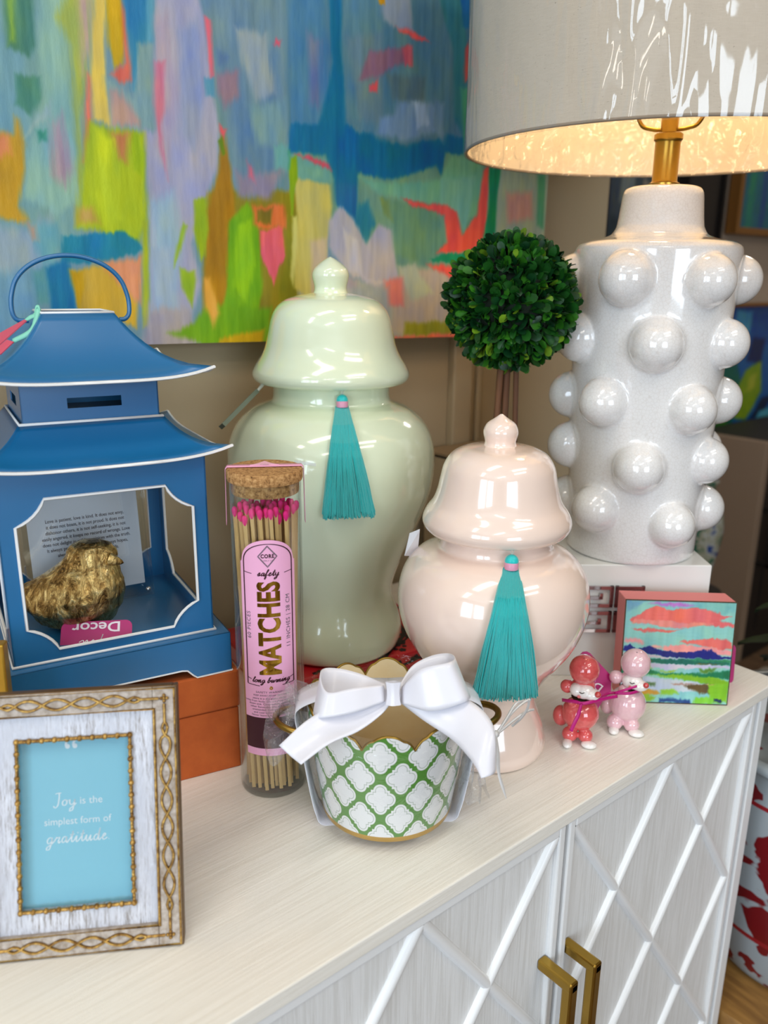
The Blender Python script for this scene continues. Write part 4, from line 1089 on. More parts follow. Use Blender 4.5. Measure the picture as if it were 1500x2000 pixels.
MB().lathe([(0, .006), (.052, .006), (RB_ + .0006, .0075), (RB_ + .0014, .0105), (RB_ + .0010, .0125), (RB_ - .002, .013), (0, .0095)], 96).build('base_band', mat('gold_base_band', (196, 156, 74), .3, .6), BK, smooth=40)
for k in range(4):
    a = radians(45 + 90 * k - 8); MB().ball((.045 * cos(a), .045 * sin(a), .0040), .0065, 16, 10, sc=(1, 1, .61)).build('bun_foot', CLEARFOOT, BK, smooth=60)
for s in (-1, 1):     # ring handles at both ends
    x0 = s * (brad(.085) - .001); pts = []
    for k in range(15):
        a = -pi / 2 + pi * k / 14; pts.append((x0 + s * (.0055 + .0245 * cos(a)), .0205 * sin(a), .089 + .004 * cos(a)))
    pts = [(x0 - s * .002, -.0205, .087)] + pts + [(x0 - s * .002, .0205, .087)]
    if s > 0: pass
    MB().tube(catmull(pts, 3), .0029, 10).build('ring_handle', mat('aged_brass', (150, 120, 56), .33, .9), BK, smooth=60)

# satin ribbon
BW = thing('ribbon_bow', 'wide white satin ribbon bow tied across the green trellis cachepot', 'bow', (bcx, bcy, BHT + .012))
bo = Vector(BW.location); DB = proj(bo)[2]
def rb(px, py, d): return at_depth(px, py, DB + d) - bo
def strip(name, A, B, k=8, m=SATIN, curl=.0, par=None):
    a = catmull([rb(*p) for p in A], k); b = catmull([rb(*p) for p in B], k); n = len(a)
    def fn(u, v):
        i = round(u * (n - 1)); p = a[i].lerp(b[i], v); t = (b[i] - a[i]); nn = t.cross(a[min(i + 1, n - 1)] - a[max(i - 1, 0)])
        if nn.length > 1e-9: nn.normalize()
        return p + nn * curl * sin(pi * v)
    mb = MB(); mb.grid(fn, n, 9); return mb.build(name, m, BW, smooth=70, solid=.0007)
strip('ribbon_tail', [(762, 1342, -.040), (715, 1358, -.046), (655, 1376, -.055), (598, 1408, -.068), (545, 1456, -.078)], [(768, 1366, -.044), (745, 1395, -.052), (700, 1428, -.064), (645, 1452, -.076), (588, 1493, -.088)], curl=.003)
strip('ribbon_tail', [(778, 1345, -.040), (850, 1352, -.046), (912, 1366, -.056), (952, 1398, -.068), (968, 1438, -.078), (968, 1506, -.084)], [(782, 1372, -.044), (826, 1406, -.054), (880, 1442, -.066), (908, 1470, -.078), (928, 1496, -.088), (940, 1520, -.094)], curl=.003)
strip('bow_loop', [(752, 1336, -.034), (710, 1318, -.026), (670, 1307, -.022), (636, 1305, -.024), (626, 1318, -.040), (640, 1352, -.060), (690, 1344, -.056), (750, 1338, -.044)],
      [(752, 1362, -.040), (710, 1370, -.034), (668, 1376, -.030), (630, 1384, -.032), (612, 1392, -.048), (628, 1402, -.066), (690, 1392, -.062), (752, 1370, -.048)])
strip('bow_loop', [(782, 1334, -.034), (806, 1300, -.026), (842, 1281, -.022), (874, 1276, -.024), (888, 1284, -.040), (876, 1294, -.058), (820, 1308, -.056), (784, 1342, -.044)],
      [(782, 1362, -.040), (812, 1378, -.032), (856, 1384, -.028), (902, 1372, -.030), (918, 1360, -.048), (906, 1372, -.064), (842, 1389, -.062), (784, 1374, -.048)])
mb = MB()
def knot(u, v):
    a = 2 * pi * u; y = (v - .5) * 2; r = .0046 * (1 + .25 * y * y) * (1 + .10 * sin(4 * a + 1))
    return rb(768, 1352, -.048) + RGT * (r * cos(a) * 1.0) + UPV * (y * .0090) - FWD * (r * sin(a) * .75 + .004) 
mb.grid(knot, 28, 9, True); mb.build('knot', SATIN, BW, smooth=70)
# the band running down both sides and under the pot
ax = Vector((cos(radians(-36)), sin(radians(-36)), 0)); ay = Vector((-ax.y, ax.x, 0))
prof = [(0, .1215), (-.030, .1225), (-.055, .1210), (-.0745, .1130), (-.0785, .1030), (-.0740, .080), (-.0705, .055), (-.0665, .030), (-.0625, .012), (-.0560, .0006), (-.030, .0006), (0, .0006)]
def side_band(sg):
    P = catmull([Vector((bcx, bcy, z)) + ax * (x * sg) - bo for x, z in prof], 5)
    off = -.006
    return MB().grid(lambda u, v: P[round(u * (len(P) - 1))] + ay * (off + (v - .5) * .034), len(P), 4).build('ribbon_band', SATIN, BW, smooth=70, solid=.0005)
side_band(1); side_band(-1)

# cellophane
CE = thing('cellophane_wrap', 'clear crinkled cellophane wrapped around the trellis cachepot', 'wrapping', (bcx, bcy, 0), radians(-36))
def cel(u, v):
    a = 2 * pi * u; z = .0012 + .112 * v; r = brad(max(z, .008)) + .0035 + .0022 * mnoise.noise(Vector((cos(a) * 3, sin(a) * 3, v * 5))) + .0012 * abs(mnoise.noise(Vector((cos(a) * 12, sin(a) * 12, v * 3))))
    r += .007 * max(0, cos(a)) ** 8 * (1 - v * .6) + .005 * max(0, -cos(a)) ** 8 * (1 - v)
    return Vector((r * cos(a), r * sin(a), z))
MB().grid(cel, 160, 40, True).build('clear_sheet', CELLO, CE, smooth=60)
def crumple(cx, cy, cz, sx, sz, seed, name='gathered_end'):
    def fn(u, v):
        p = Vector((cx + (u - .5) * sx, cy, cz + (v - .5) * sz)); q = Vector((u * 4, v * 4, seed))
        return p + Vector((mnoise.noise(q) * .010, mnoise.noise(q + Vector((9, 0, 0))) * .026, mnoise.noise(q + Vector((0, 9, 0))) * .012))
    MB().grid(fn, 26, 22).build(name, CRUMPLE, CE, smooth=30)
crumple(-.082, -.010, .092, .040, .045, 1.3); crumple(-.070, .005, .106, .034, .028, 5.1); crumple(.074, -.016, .055, .022, .075, 8.2)
RF = mat('silver_raffia', (206, 204, 204), .35, .1)
tie = thing('raffia_tie', 'silvery raffia twist tie sticking out right of the cachepot', 'tie', tuple(at_depth(972, 1430, DB - .03)))
to = Vector(tie.location)
def tt(px, py, d=0): return at_depth(px, py, DB - .03 + d) - to
for P in ([(968, 1434), (985, 1412), (1002, 1390), (1020, 1374), (1034, 1366)], [(968, 1436), (992, 1416), (1015, 1398), (1032, 1388), (1042, 1386)], [(970, 1434), (990, 1402), (1006, 1376), (1018, 1370), (1030, 1369)], [(1034, 1366), (1030, 1384), (1018, 1402), (1000, 1418)]):
    MB().tube(catmull([tt(x, y, .004 * k) for k, (x, y) in enumerate(P)], 4), .0011, 5).build('strand', RF, tie, smooth=60)
MB().tube(catmull([tt(966, 1432), tt(972, 1470, -.01), (tt(974, 1510, -.018)), tt(989, 1560, -.022)], 5), [.0016] * 10 + [.0013] * 4 + [.0008, .0003], 5).build('strand', RF, tie, smooth=60)
MB().ball(tt(968, 1434), .0032, 12, 8).build('twist_knot', RF, tie, smooth=60)

# ------------------------------------------------------------------ topiary
tp = at_depth(998, 590, .875)
TPY = thing('topiary', 'small boxwood ball topiary on brown stems behind the pink jar', 'topiary', (tp.x, tp.y, 0))
LEAFS = []
for i, (c, c2) in enumerate((((16, 62, 18), (26, 84, 24)), ((34, 92, 20), (52, 118, 26)), ((8, 46, 22), (16, 66, 30)), ((98, 140, 28), (120, 160, 40)))):
    LEAFS.append(mat('boxwood_leaf', c, .42, var=(60, c2), spec=.35))
rs = random.Random(3); BRd = .0705; mb = MB(); cz = tp.z
for k in range(2300):
    zz = 1 - 2 * (k + .5) / 2300; aa = k * 2.39996; rr_ = sqrt(1 - zz * zz); n0 = Vector((rr_ * cos(aa), rr_ * sin(aa), zz))
    n0 = (n0 + Vector((rs.gauss(0, .05), rs.gauss(0, .05), rs.gauss(0, .05)))).normalized()
    base = n0 * (BRd - .010 + rs.uniform(-.010, .0015))
    d = (n0 * 1.0 + Vector((rs.gauss(0, .55), rs.gauss(0, .55), rs.gauss(0, .55)))).normalized()
    sd = d.cross(Vector((rs.gauss(0, 1), rs.gauss(0, 1), rs.gauss(0, 1)))).normalized(); nn = d.cross(sd)
    L = rs.uniform(.011, .0185); Wd = L * rs.uniform(.24, .33); cu = rs.uniform(-.0025, .0015)
    q = [(0, 0), (.35, .8), (.68, 1), (.92, .62), (1, 0)]
    vs = []
    for t, wv in q:
        m_ = base + d * L * t + nn * cu * t * t * 2
        vs += [m_ + sd * Wd * wv + nn * .0009 * wv, m_, m_ - sd * Wd * wv + nn * .0009 * wv]
    fs = []
    for i in range(4):
        a_ = 3 * i; fs += [(a_, a_ + 1, a_ + 4, a_ + 3), (a_ + 1, a_ + 2, a_ + 5, a_ + 4)]
    mb.cur = rs.choices((0, 1, 2, 3), (.45, .22, .28, .05))[0]; mb.add([v + Vector((0, 0, cz)) for v in vs], fs)
fo = mb.build('foliage', LEAFS, TPY, smooth=60); fo['kind'] = 'stuff'
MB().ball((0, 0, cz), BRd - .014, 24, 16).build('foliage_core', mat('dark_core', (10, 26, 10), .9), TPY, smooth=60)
STEM = mat('brown_stem', (112, 72, 44), .75, var=(80, (70, 42, 26), (1, 1, .1)), bump=(200, .5, .001, (1, 1, .1)))
for dx, dy, r in ((-.0085, 0, .0038), (.0, .004, .0040), (.0105, -.002, .0030)):
    v = RD * dx + HD * dy; MB().tube(catmull([v * 1.3 + EZ * .07, v * .9 + RD * .002 + EZ * .17, v * 1.15 + EZ * .26, v * .8 + EZ * (cz - .045)], 6), r, 8).build('stem', STEM, TPY, smooth=60)
MB().lathe([(0, 0), (.022, 0), (.024, .004), (.030, .066), (.033, .068), (.033, .076), (.029, .076), (.027, .070), (0, .070)], 40).build('flowerpot', mat('aged_terracotta', (170, 150, 128), .8), TPY, smooth=40)
# ------------------------------------------------------------------ white riser box with fretwork plate, and the lamp on it
ra = radians(-39.9 + 0.6); fx = Vector((cos(ra), sin(ra), 0)); fy = Vector((-fx.y, fx.x, 0))
rc = Vector((.859, .440, 0)) + fx * .001
RI = thing('jewelry_box', 'white lacquered box with nickel greek key plate carrying the bubble lamp', 'box', (rc.x, rc.y, 0), ra)
RH, RW, RDp = .1405, .192, .165
LACQ = mat('white_lacquer', (232, 232, 228), .25, coat=.5)
MB().box(-RW, 0, 0, RDp, 0, RH).build('box_body', LACQ, RI, smooth=0, bevel=.0012)
NICK = mat('polished_nickel', (214, 204, 206), .08, 1)
def bars(L, name):
    mb = MB()
    for x0, x1, z0, z1 in L: mb.box(x0, x1, -.0035, -.0003, z0, z1)
    return mb.build(name, NICK, RI, smooth=0, bevel=.0004)
fret = []
X0 = -.1180 - .0160; t = .0045
def key(x, z, s):     # one key: open rectangle with an inner return
    w, h = .034, .0265
    fret.extend([(x, x + w, z + h - t, z + h), (x, x + t, z, z + h), (x, x + w, z, z + t), (x + w - t, x + w, z + .010, z + h), (x + .012, x + w - t, z + .010, z + .010 + t * .9), (x + .012, x + .012 + t * .9, z + .010, z + .0175)])
for x in (X0, X0 - .040 + .0005):
    pass
kx = -.1455
for zz in (.0890, .0575):
    key(kx + .036, zz, 1)
    w, h = .034, .0265; x = kx
    fret.extend([(x, x + w, zz + h - t, zz + h), (x + w - t, x + w, zz, zz + h), (x, x + w, zz, zz + t), (x, x + t, zz + .010, zz + h), (x + t, x + w - .012, zz + .010, zz + .010 + t * .9), (x + w - .012 - t * .9, x + w - .012, zz + .010, zz + .0175)])
bars(fret, 'greek_key_plate')

lx, ly = .8445, .5408
LM = thing('table_lamp', 'white crackled ceramic table lamp covered in round bubbles, with wide linen drum shade', 'lamp', (lx, ly, RH + .0003), face(lx, ly))
BP = [(0, 0), (.0735, 0), (.0750, .002), (.0756, .012), (.0792, .10), (.0836, .20), (.0876, .30), (.0893, .343), (.0888, .3480), (.0862, .3515), (.0800, .3545), (.0620, .3580), (.0510, .3620), (.0463, .3700), (.0447, .382), (.0434, .3950), (.0424, .4045), (.0402, .4092), (.0350, .4114), (.020, .4118), (0, .4118)]
mb = MB(); mb.lathe(BP, 96)
def bub(px, py, r=None, a=None, z=None):
    """bubble seen at a photo position: angle around the body from its sideways offset"""
    if a is None:
        z = None; lo, hi = 0, .42
        for _ in range(40):
            m_ = (lo + hi) / 2
            q = Vector((lx, ly, RH + m_)) - HD * .07
            if proj(q)[1] > py: lo = m_
            else: hi = m_
        z = m_; q = proj((lx, ly, RH + z)); Rr = .0750 + (.0893 - .0750) * z / .343 + .006
        s = (px - q[0]) * (q[2] - .05) / F / Rr; a = math.asin(max(-1, min(1, s)))
    Rr = .0750 + (.0893 - .0750) * z / .343 - .001
    mb.ball((Rr * sin(a), -Rr * cos(a), z), r, 28, 20); return a, z
rows = [[(1223, 545, .0292), (1385, 547, .0275)], [(1283, 673, .0288), (1124, 668, .0275), (1418, 672, .027)], [(1178, 791, .0275), (1353, 798, .027)], [(1250, 913, .0285), (1100, 897, .0275), (1382, 905, .0265)], [(1162, 1004, .0275), (1315, 1024, .0265)]]
for r_ in rows:
    an = [bub(px, py, r) for px, py, r in r_]; z = sum(q[1] for q in an) / len(an); A = sorted(q[0] for q in an)
    lo_, hi_ = A[0], A[-1]; rest = 2 * pi - (hi_ - lo_); n = 6 - len(A); stp = rest / (n + 1)
    for k in range(n): bub(0, 0, .0275, hi_ + stp * (k + 1), z)
lb_ = mb.build('ceramic_body', CRACKLE, LM, smooth=0)
rm = lb_.modifiers.new('fuse', 'REMESH'); rm.mode = 'VOXEL'; rm.voxel_size = .0017; rm.use_smooth_shade = True
sm = lb_.modifiers.new('soften', 'SMOOTH'); sm.factor = .6; sm.iterations = 6
MB().lathe([(.0165, .4118), (.0165, .4150), (.0136, .4165), (.0132, .418), (.0132, .4560), (.0136, .4575), (.0150, .4590), (.0150, .4640), (.0130, .4655), (.009, .466), (.009, .480)], 40).build('pole', BRASS, LM, smooth=40)
MB().lathe([(.009, .478), (.009, .503), (.012, .505), (.012, .535), (0, .535)], 24).build('socket', BRASS, LM, smooth=40)
hpp = [(-.006, 0, .4690), (-.018, 0, .4700), (-.030, 0, .476), (-.034, 0, .500), (-.030, 0, .60), (-.016, 0, .690), (0, 0, .705), (.016, 0, .690), (.030, 0, .60), (.034, 0, .500), (.030, 0, .476), (.018, 0, .4700), (.006, 0, .4690)]
MB().tube(catmull(hpp, 5), .0022, 8).build('harp', BRASS, LM, smooth=60)
BULB = N('warm_bulb'); BULB.b.inputs['Emission Color'].default_value = (1, .68, .36, 1); BULB.b.inputs['Emission Strength'].default_value = 60; BULB.b.inputs['Base Color'].default_value = (1, .9, .8, 1)
MB().lathe([(.012, .535), (.013, .55), (.026, .58), (.030, .60), (.026, .62), (.012, .633), (0, .635)], 32).build('bulb', BULB.m, LM, smooth=60)
SR, SZ0, SZ1 = .2165, .4465, .735
LIN = N('oatmeal_linen'); cl_ = LIN.coord(scale=(1, 1, 8)); c2 = LIN.coord(scale=(5, 5, 1))
w1 = LIN.noise(cl_, 110, 4, .7); w2 = LIN.noise(c2, 160, 3, .6); sl_ = LIN.noise(LIN.coord(scale=(1, 1, 3)), 520, 1, .5)
base_ = LIN.mix(w1, rgb(196, 182, 164), rgb(214, 202, 186)); base_ = LIN.mix(LIN.ramp(sl_, [(.73, (0, 0, 0, 1)), (.76, (1, 1, 1, 1))]), base_, rgb(150, 134, 116))
LIN.l(base_, LIN.b.inputs['Base Color']); LIN.b.inputs['Roughness'].default_value = .9; LIN.bump(LIN.math('ADD', w1, w2), .35, .0008)
LIN.b.inputs['Transmission Weight'].default_value = 0
LINER = mat('warm_white_liner', (246, 232, 208), .7)
shd = MB().grid(lambda u, v: Vector((SR * cos(2 * pi * u), SR * sin(2 * pi * u), SZ0 + (SZ1 - SZ0) * v)), 128, 3, True).build('shade', LIN.m, LM, smooth=60)
MB().grid(lambda u, v: Vector(((SR - .0015) * cos(-2 * pi * u), (SR - .0015) * sin(-2 * pi * u), SZ0 + (SZ1 - SZ0) * v)), 128, 3, True).build('shade_liner', LINER, shd, smooth=60)
for z in (SZ0, SZ1): MB().tube([(SR * cos(2 * pi * k / 96) * .9965, SR * sin(2 * pi * k / 96) * .9965, z) for k in range(96)], .0016, 8, True).build('shade_rim', mat('linen_trim', (150, 134, 116), .9), shd, smooth=60)
sp_ = MB()
for k in range(3):
    a = 2 * pi * k / 3 + .4; sp_.tube([(0, 0, .7060), (SR * .5 * cos(a), SR * .5 * sin(a), .715), (SR * .99 * cos(a), SR * .99 * sin(a), .735)], .0018, 6)
sp_.build('shade_spider', BRASS, shd, smooth=60)
# protective film still on the shade, loose and creased
WR = film('shade_film', (.985, .985, .985), .3, .05, bump=(10, .5, .012, (1, 1, .35)), haze=.03)
def wrap_(u, v):
    a = 2 * pi * u; z = SZ0 - .002 + (SZ1 - SZ0 + .004) * v; lo_ = (1 - v)
    fold = abs(mnoise.noise(Vector((cos(a) * 9, sin(a) * 9, v * 1.2)))) ** 1.0
    r = SR + .0015 + .0035 * mnoise.noise(Vector((cos(a) * 4, sin(a) * 4, v * 1.5 + 3))) + .0022 * fold
    f = -a + 1.5 * pi; f = (a - radians(270) + pi) % (2 * pi) - pi
    g = math.exp(-((f + .16) / .26) ** 2); r += g * (.004 + .016 * abs(mnoise.noise(Vector((f * 6, v * 1.6, 2.2)))) + .008 * abs(mnoise.noise(Vector((f * 17, v * 4, 7.7)))) * (1.2 - v))
    return Vector((r * cos(a), r * sin(a), z))
MB().grid(wrap_, 520, 70, True).build('protective_film', WR, shd, smooth=50)
def wrin(u, v):
    a = 2 * pi * u; z = SZ0 - .002 + .16 * v; r = SR - .006 - .008 * abs(mnoise.noise(Vector((cos(a) * 10, sin(a) * 10, v * 4)))) - .003 * mnoise.noise(Vector((cos(a) * 30, sin(a) * 30, v * 8)))
    return Vector((r * cos(a), r * sin(a), z))
MB().grid(wrin, 400, 24, True).build('protective_film', film('shade_film_inside', (.99, .99, .98), .3, .12, bump=(38, 1.0, .008), haze=.05), shd, smooth=50)

# ------------------------------------------------------------------ little canvas
cb = on_z(1414, 1378, 0); ca = radians(-42.6)
CV = thing('mini_canvas', 'small square canvas of a pink-clouded marsh leaning beside the poodles, coral sides', 'painting', mx=Matrix.Translation(cb + Vector((cos(ca), sin(ca), 0)) * .0030) @ Matrix.Rotation(ca, 4, 'Z') @ Matrix.Rotation(radians(-5), 4, 'X') @ Matrix.Translation((-.119, 0, .0005)))
MINI = """140 195 190|2|0,0 119,0 119,119 0,119
110 160 190|4|0,119 22,119 10,108 0,104
120 180 180|5|60,95 119,108 119,119 70,119
222 110 102|2|5,96 16,103 24,110 38,113 46,108 58,110 74,112 90,110 104,106 116,102 104,98 119,94 119,90 100,92 84,92 66,91 50,95 34,93 18,92 6,93
190 120 190|3|24,116 34,118 60,117 76,115 60,111 40,113
225 140 128|2|6,92 30,90 60,88 80,90 96,94 70,95 40,97 12,97
218 108 100|2|8,86 30,87 52,86 66,88 50,83 30,82 14,83
150 185 200|3|0,88 30,90 50,88 20,92
232 160 150|3|2,75 12,76 22,73 24,69 6,68 0,70
218 108 100|2|60,72 80,76 96,79 112,77 118,73 118,66 104,64 96,66 80,70 70,70
236 156 146|2|44,68 60,70 92,68 118,64 118,58 94,60 70,58 44,62
230 170 160|3|22,64 36,68 46,64 30,60
14 22 110|1.6|0,66 8,67 14,63 22,65 30,67 36,62 50,62 64,60 78,61 88,65 98,63 108,58 119,57 119,54 90,53 60,54 30,57 0,60
206 190 200|2|0,58 30,57 60,54 119,53 119,50 60,52 20,53 0,55
20 100 80|2|0,54 20,55 30,52 60,53 90,54 119,53 119,46 70,45 30,46 0,47
120 90 30|3|14,50 28,51 36,48 20,46
60 140 90|3|70,53 119,53 119,50 80,50
120 92 40|2.5|84,48 112,48 100,46 80,46
196 190 210|1.6|0,47 60,46 119,46 119,43 90,42 50,40 20,42 0,44
14 110 70|2.5|0,44 24,43 40,37 70,36 96,38 119,42 119,30 80,32 40,33 0,32
120 150 30|3|4,43 20,44 34,41 18,39 2,39
150 170 30|3|40,38 60,40 56,36
90 130 40|3|84,42 104,43 100,37 86,37
120 170 30|3|30,34 70,35 100,33 119,28 119,20 96,24 70,28 44,31
190 200 215|2|0,31 24,31 50,29 84,27 98,22 84,14 52,13 26,15 0,18
170 130 110|2.5|56,24 84,25 78,22 60,21
70 100 50|3|22,24 40,24 38,20 24,20
90 70 34|3|70,22 96,25 112,22 110,14 90,12 76,17
216 170 140|1.5|94,24 102,25 108,21 100,19
120 180 40|3|96,24 119,26 119,2 100,2 98,12
130 180 50|3|44,16 60,17 66,11 46,8
190 140 40|3|0,17 40,16 46,10 20,8 0,10
140 180 40|3|0,10 30,11 42,6 30,0 0,0
120 190 60|3|84,8 104,9 104,0 80,0
16 60 120|2.5|44,6 60,7 78,6 80,0 44,0
10 40 90|2|104,7 112,7 112,3 104,3"""
SMN = parse(MINI)
canvas_mesh('painted_face', CV, 240, 240, .119, .119, lambda u, v: paint(u * 1000, v * 1000, SMN, (140, 195, 190), 3.0, (14, 4)), 'acrylic_landscape', ((.35, 1, 1), 260, .35, .0008))
MB().box(0, .119, .0006, .036, 0, .119).build('stretched_sides', mat('coral_canvas_edge', (232, 140, 138), .75, bump=(900, .15, .0003)), CV, smooth=0, bevel=.0008)
mb = MB().box(-.0004, .1194, -.0004, .0005, 0, .0008).box(-.0004, .1194, -.0006, .0008, .1184, .1194).box(-.0004, .0006, -.0004, .0008, 0, .119).box(.1186, .1194, -.0004, .0008, 0, .119)
mb.build('dark_edge_line', mat('umber_edge', (70, 56, 30), .7), CV, smooth=0)
mg = thing('price_tag', 'magenta card tag poking out behind the small marsh canvas', 'tag', mx=Matrix.Translation(on_z(1425, 1360, 0) + Vector((0, 0, .0005))) @ Matrix.Rotation(ca, 4, 'Z') @ Matrix.Rotation(radians(-8), 4, 'X') @ Matrix.Translation((-.0095, .034, .003)))
MB().prism([(x + .012, y + .024) for x, y in rounded(.0135, .024, .006)], 0, .0006, Matrix.Rotation(pi / 2, 4, 'X')).build('card', MAGENTA, mg, smooth=0)

# ------------------------------------------------------------------ poodle shakers
def poodle(label, ox, oy, S_, col, deep, parts):
    """positions in mm: x to the right, z up, y away from the viewer; origin on the sideboard"""
    t = thing('poodle_shaker', label, 'shaker', (ox, oy, 0.0), face(ox, oy), None)
    cm = mat('poodle_glaze', col, .12, coat=1, var=(120, deep))
    mb = MB()
    for (x, y, z, r, sx, sy, sz) in parts['body']: mb.ball((x / 1000, y / 1000, z / 1000), r / 1000, 28, 20, sc=(sx, sy, sz))
    b = mb.build('body', cm, t, smooth=0)
    m1 = b.modifiers.new('fuse', 'REMESH'); m1.mode = 'VOXEL'; m1.voxel_size = .0007; m1.use_smooth_shade = True
    m2 = b.modifiers.new('soften', 'SMOOTH'); m2.factor = .6; m2.iterations = 5
    WG = mat('white_glaze', (240, 236, 232), .15, coat=1)
    mb = MB()
    for (x, y, z, r, sx, sy, sz) in parts['face']: mb.ball((x / 1000, y / 1000, z / 1000), r / 1000, 24, 16, sc=(sx, sy, sz))
    f = mb.build('muzzle', WG, t, smooth=0); m1 = f.modifiers.new('fuse', 'REMESH'); m1.mode = 'VOXEL'; m1.voxel_size = .0006; m1.use_smooth_shade = True
    m2 = f.modifiers.new('soften', 'SMOOTH'); m2.factor = .5; m2.iterations = 4
    x, y, z, r = parts['nose']; MB().ball((x / 1000, y / 1000, z / 1000), r / 1000, 16, 12).build('nose', mat('red_nose', (196, 62, 62), .12, coat=1), t, smooth=60)
    for (x, y, z, r, sx, sy, sz) in parts['toes']: MB().ball((x / 1000, y / 1000, z / 1000), r / 1000, 18, 12, sc=(sx, sy, sz)).build('paw', WG, t, smooth=60)
    ex_, ey_, ez_ = [c / 1000 for c in parts['eye']]
    MB().tube(catmull([(ex_ - .0022, ey_ + .0004, ez_ + .0006), (ex_, ey_ - .0001, ez_ - .0003), (ex_ + .0026, ey_ + .0002, ez_ + .0007)], 4), .00045, 6).build('eye', BLACK, t, smooth=60)
    cx_, cy_, cz_ = [c / 1000 for c in parts['cheek']]
    MB().ball((cx_, cy_, cz_), .0017, 14, 8, sc=(1, .25, 1)).build('cheek', mat('rosy_cheek', (226, 120, 120), .5), t, smooth=60)
    MB().lathe([(parts['coll'][2] / 1000, 0), (parts['coll'][2] / 1000 + .0008, .001), (parts['coll'][2] / 1000, .002)], 28, Matrix.Translation((parts['coll'][0] / 1000, 0, parts['coll'][1] / 1000)), sy=.95).build('collar', mat('black_gold_collar', (60, 48, 30), .3, .5), t, smooth=60)
    MB().lathe([(.0007, 0), (0, .0001)], 8, Matrix.Translation((parts['hole'][0] / 1000, parts['hole'][1] / 1000, parts['hole'][2] / 1000))).build('pour_hole', BLACK, t, smooth=0)
    return t
pc = on_z(1129, 1441, 0)
PD1 = dict(body=[(0, 0, 29, 18.8, 1, .95, .95), (1, 3, 59, 11.5, 1, 1, 1), (.5, 2, 77, 15.2, 1, 1, 1), (-15, 0, 57, 7.0, 1, 1, 1), (-19, 4, 21, 9.0, .95, 1, 1.25), (-8.5, -10, 9, 8.0, 1, 1, .95), (7, -9, 9, 7.5, 1, 1, .95), (-9, -9, 44, 4, 1, 1, 1)],
    face=[(2, -4.5, 56.5, 10.2, 1, 1, .80), (9, -8, 55.5, 7.4, 1.2, 1, .82), (-4, -4.5, 57, 8.6, 1, 1, .85)], nose=(15.5, -13.5, 58.8, 3.2), toes=[(-10, -19, 3.6, 5.8, .85, 1.5, .62), (11, -16, 3.6, 5.8, 1.35, 1.1, .62)], eye=(-.2, -14.9, 58.8), cheek=(-2.6, -13.9, 54.0), coll=(0, 46.2, 9.5), hole=(-.5, -3, 91.8))
poodle('coral pink ceramic poodle salt shaker, the left one, wearing a magenta ribbon', pc.x, pc.y, 1, (226, 98, 98), (208, 78, 80), PD1)
pc2 = on_z(1221, 1420, 0)
PD2 = dict(body=[(0, 0, 28, 19.0, 1, .95, 1), (2, 3, 56, 10.5, 1, 1, 1), (4, 2, 74, 15.2, 1, 1, 1), (-14, 0, 56, 7.2, 1, 1, 1), (-20, 4, 22, 9.0, .9, 1, 1.3), (-11, -9, 9, 8.4, 1, 1, 1), (6, -8, 9, 8.2, 1, 1, 1), (-5, -5, 45, 6, 1, 1, 1)],
    face=[(4, -4.5, 56, 9.4, 1, 1, .82), (10, -8, 54.5, 7.2, 1.15, 1, .82), (0, -4.5, 56, 8, 1, 1, .88)], nose=(16.0, -12.5, 57.8, 3.0), toes=[(-11, -16.5, 3.6, 5.8, .95, 1.3, .62), (11.5, -15, 3.6, 5.8, 1.4, 1.1, .62)], eye=(2.2, -13.9, 58.5), cheek=(.8, -13.4, 53.6), coll=(.5, 45.5, 9.0), hole=(4, -3, 88.6))
poodle('pale pink ceramic poodle pepper shaker, the right one, standing before the small canvas', pc2.x, pc2.y, 1, (236, 196, 202), (228, 184, 192), PD2)
dpo = proj((pc.x, pc.y, .03))[2]
rbn = thing('gift_ribbon', 'thin magenta ribbon tying the two poodle shakers together', 'ribbon', tuple(at_depth(1137, 1375, dpo - .03)))
ro = Vector(rbn.location)
def pr_(px, py, d): return at_depth(px, py, dpo + d) - ro
def rstrip(pts, wd):
    A = [pr_(x, y - wd, d) for x, y, d in pts]; B = [pr_(x, y + wd, d) for x, y, d in pts]; ribbon('ribbon_run', A, B, MAGRIB, rbn)
rstrip([(1098, 1367, .0), (1112, 1369, -.014), (1126, 1371, -.021), (1137, 1374, -.024), (1160, 1370, -.022), (1190, 1363, -.008), (1206, 1360, -.002)], 3.2)
rstrip([(1140, 1374, -.022), (1165, 1366, -.010), (1190, 1354, .004), (1210, 1354, .000), (1230, 1354, -.001), (1246, 1350, .004), (1254, 1345, .014)], 2.8)
A = [pr_(1133, 1374, -.025), pr_(1126, 1395, -.028), pr_(1119, 1410, -.028), pr_(1112, 1426, -.026)]; B = [pr_(1138, 1374, -.025), pr_(1133, 1397, -.028), pr_(1126, 1412, -.028), pr_(1118, 1430, -.026)]
ribbon('ribbon_end', A, B, MAGRIB, rbn)
rstrip([(1200, 1354, .001), (1222, 1347, -.006), (1244, 1340, -.008)], 2.4)
tgp = thing('price_tag', 'magenta card tag standing between the two poodle shakers', 'tag', tuple(at_depth(1160, 1330, dpo + .022)))
tp0 = Vector(tgp.location)
def pq(px, py): return at_depth(px, py, dpo + .020 + (px - 1160) * .0001) - tp0
P = [pq(*p) for p in ((1133, 1278), (1138, 1273), (1146, 1272), (1152, 1275), (1190, 1316), (1194, 1324), (1193, 1350), (1175, 1372), (1168, 1384), (1162, 1382), (1150, 1350), (1132, 1284))]
MB().add(P, [tuple(range(len(P)))]).build('card', MAGENTA, tgp, smooth=0, solid=.0006)
g = text_geo('De', .0120, 1.1, .0002); c0 = pq(1171, 1332)
c_a, s_a = cos(radians(142)), sin(radians(142))
